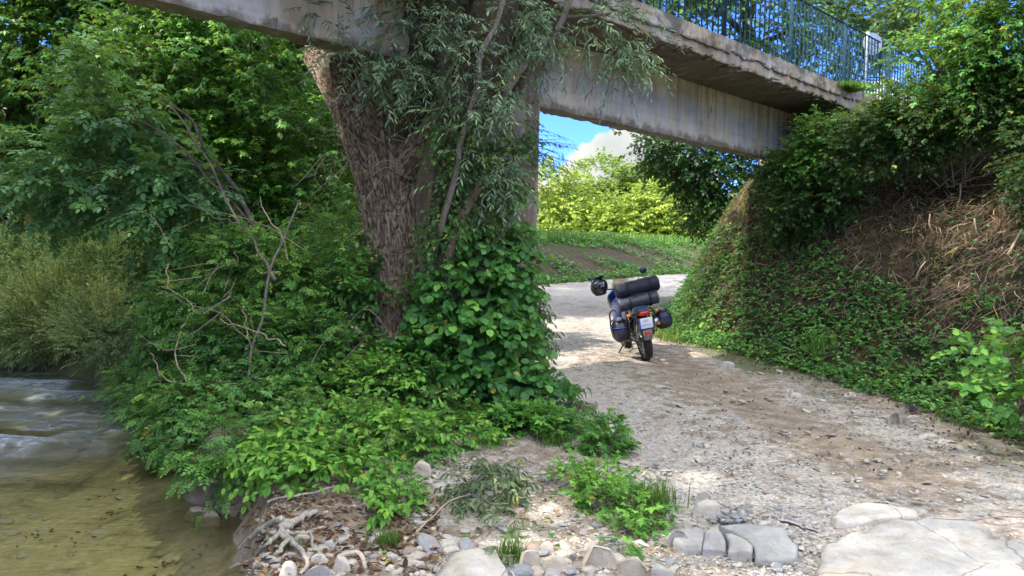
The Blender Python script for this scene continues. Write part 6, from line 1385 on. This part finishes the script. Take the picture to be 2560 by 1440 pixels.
sup('front_mudguard', (1.42, .01, .70), (.22, .07, .035), .7, Kblue)
# luggage, each lying on or hanging from the machine
def lug(name, label, cat, c):
    e = empty(name, (0, 0, 0), label, cat); e.matrix_world = BM @ Matrix.Translation(c) @ Matrix.Rotation(math.radians(-2.5), 4, 'X'); return e
def roll(q_len, r, mat, parent, name, seed, flat=1.0, wr=.055):
    n, m = 60, 36; y = np.linspace(-1, 1, n); pr = np.where(np.abs(y) > .93, np.sqrt(np.clip(1 - ((np.abs(y) - .93) / .07) ** 2, 0, 1)) * .5 + .5, 1.0); pr[0] = pr[-1] = .02
    th = np.linspace(0, 2 * np.pi, m, endpoint=False); TH, YY = np.meshgrid(th, y)
    rr = r * pr[:, None] * (1 + wr * 2 * (fbm(np.cos(TH) * 2.2 + seed, YY * 4, np.sin(TH) * 2.2, 960 + seed, 3) - .5)) * (1 - .06 * np.exp(-((YY - .55) / .05) ** 2) - .06 * np.exp(-((YY + .55) / .05) ** 2))
    V = np.stack([rr * np.cos(TH), YY * q_len / 2, rr * np.sin(TH) * flat], -1).reshape(-1, 3); a = np.arange(n - 1)[:, None] * m; b = np.arange(m)[None]; d = (b + 1) % m
    return link(name, np_mesh(name, V, np.stack([a + b, a + d, a + m + d, a + m + b], -1).reshape(-1, 4), smooth=True), mat, parent)
def hoop(parent, y, r, mat, rz=1.0, w=.022, cz=0.0, name='strap'):
    th = np.linspace(0, 2 * np.pi, 37)[:-1]; V = []
    for yy_, rr_ in ((y - w / 2, r), (y + w / 2, r), (y + w / 2, r + .006), (y - w / 2, r + .006)): V.append(np.column_stack([rr_ * np.cos(th), np.full(36, yy_), rr_ * rz * np.sin(th) + cz]))
    V = np.concatenate(V); b = np.arange(36); d = (b + 1) % 36; F = np.concatenate([np.column_stack([k * 36 + b, k * 36 + d, ((k + 1) % 4) * 36 + d, ((k + 1) % 4) * 36 + b]) for k in range(4)])
    return link(name, np_mesh(name, V, F), mat, parent)
g1 = lug('bedroll', 'dark navy rolled sleeping bag strapped across the top of the motorcycle luggage', 'roll bag', (-.04, -.04, 1.09)); roll(.64, .117, Kfab, g1, 'bag_body', 1); hoop(g1, .15, .114, Kstrap); hoop(g1, -.17, .114, Kstrap)
for s_ in (1, -1): o = sup('end_flap', (0, s_ * .315, 0), (.095, .02, .095), .8, Kfab, g1, .08, 5, 5)
g2 = lug('dry_bag', 'grey tarpaulin duffel bag under the dark roll on the motorcycle seat', 'duffel bag', (-.05, -.01, .895)); roll(.62, .132, Kgrey, g2, 'bag_body', 2, .82, .05); hoop(g2, .13, .134, Kstrap, .86, .03); hoop(g2, -.17, .134, Kstrap, .86, .03)
slab('patch', (-.113, .20, .035), (.004, .05, .05), Kpan, g2, .001, (0, .2, 0)); slab('buckle', (-.128, .13, .0), (.012, .04, .05), Kb, g2, .004); slab('buckle', (-.128, -.17, .0), (.012, .04, .05), Kb, g2, .004); sup('grip_handle', (-.05, 0, .10), (.03, .12, .012), .7, Kb, g2)
def pann(label, c, s, seed, sgn):
    e = lug('pannier_bag', label, 'saddlebag', c); e['group'] = 'soft saddlebags of the motorcycle'
    sup('bag_body', (0, 0, 0), s, .62, Kpan, e, .09, 2.6, seed, n=48, deform=lambda q: q * np.column_stack([1 - .12 * q[:, 2] / s[2], 1 - .15 * q[:, 2] / s[2], np.ones(len(q))]))
    sup('rolled_top', (0, 0, s[2] * .93), (s[0] * .85, s[1] * .55, .035), .7, Kgrey, e, .12, 3, seed + 1)
    for xx_ in (-.09, .09):
        th = np.linspace(0, 2 * np.pi, 25); tubes('strap', [np.column_stack([np.full(25, xx_), (s[1] * 1.0) * np.sign(np.cos(th)) * np.abs(np.cos(th)) ** .62, (s[2] * 1.0) * np.sign(np.sin(th)) * np.abs(np.sin(th)) ** .62])], [np.full(25, .009)], Kstrap, e, 5)
    th = np.linspace(0, 2 * np.pi, 41); tubes('cord', [np.column_stack([(s[0] * .99) * np.sign(np.cos(th)) * np.abs(np.cos(th)) ** .62, (s[1] * 1.0) * np.sign(np.sin(th)) * np.abs(np.sin(th)) ** .62, .04 + .02 * np.sin(th)])], [np.full(41, .007)], Kbs, e, 5)
pann('black soft saddlebag with blue cord hanging low on the side of the stand', (.02, .315, .51), (.19, .115, .165), 5, 1)
pann('black soft saddlebag on the side of the motorcycle towards the ivy slope', (.0, -.335, .56), (.18, .115, .135), 8, -1)
hm = lug('helmet', 'glossy black full face helmet with a small camera, hanging on the handlebar', 'helmet', (.93, .37, 1.15))
Kh = simple('gloss_black', (0.008, 0.009, 0.013), 0.12, 0, .1, 10, 0, .7); Kvis = simple('visor', (0.02, 0.024, 0.028), 0.06, 0, .05, 10, 0, .8)
sup('shell', (0, 0, 0), (.155, .125, .135), .92, Kh, hm, rot=(.35, .2, .5), deform=lambda q: q * np.column_stack([1 + .18 * np.clip(-q[:, 2] / .135, 0, 1), np.ones(len(q)), np.ones(len(q))]))
sup('visor', (-.05, .02, .02), (.115, .113, .06), .85, Kvis, hm, rot=(.35, .2, .5)); sup('peak', (-.02, -.03, .145), (.11, .07, .012), .8, Kgrey, hm, rot=(.2, .25, .4)); sup('neck_roll', (.02, 0, -.115), (.11, .095, .03), .8, Kb, hm, .05)
slab('camera', (-.02, .13, .16), (.045, .045, .04), Kb, hm, .006, (.3, 0, .3)); bar('camera_mount', [(-.02, .115, .14), (-.01, .10, .09)], .008, Kb, hm)
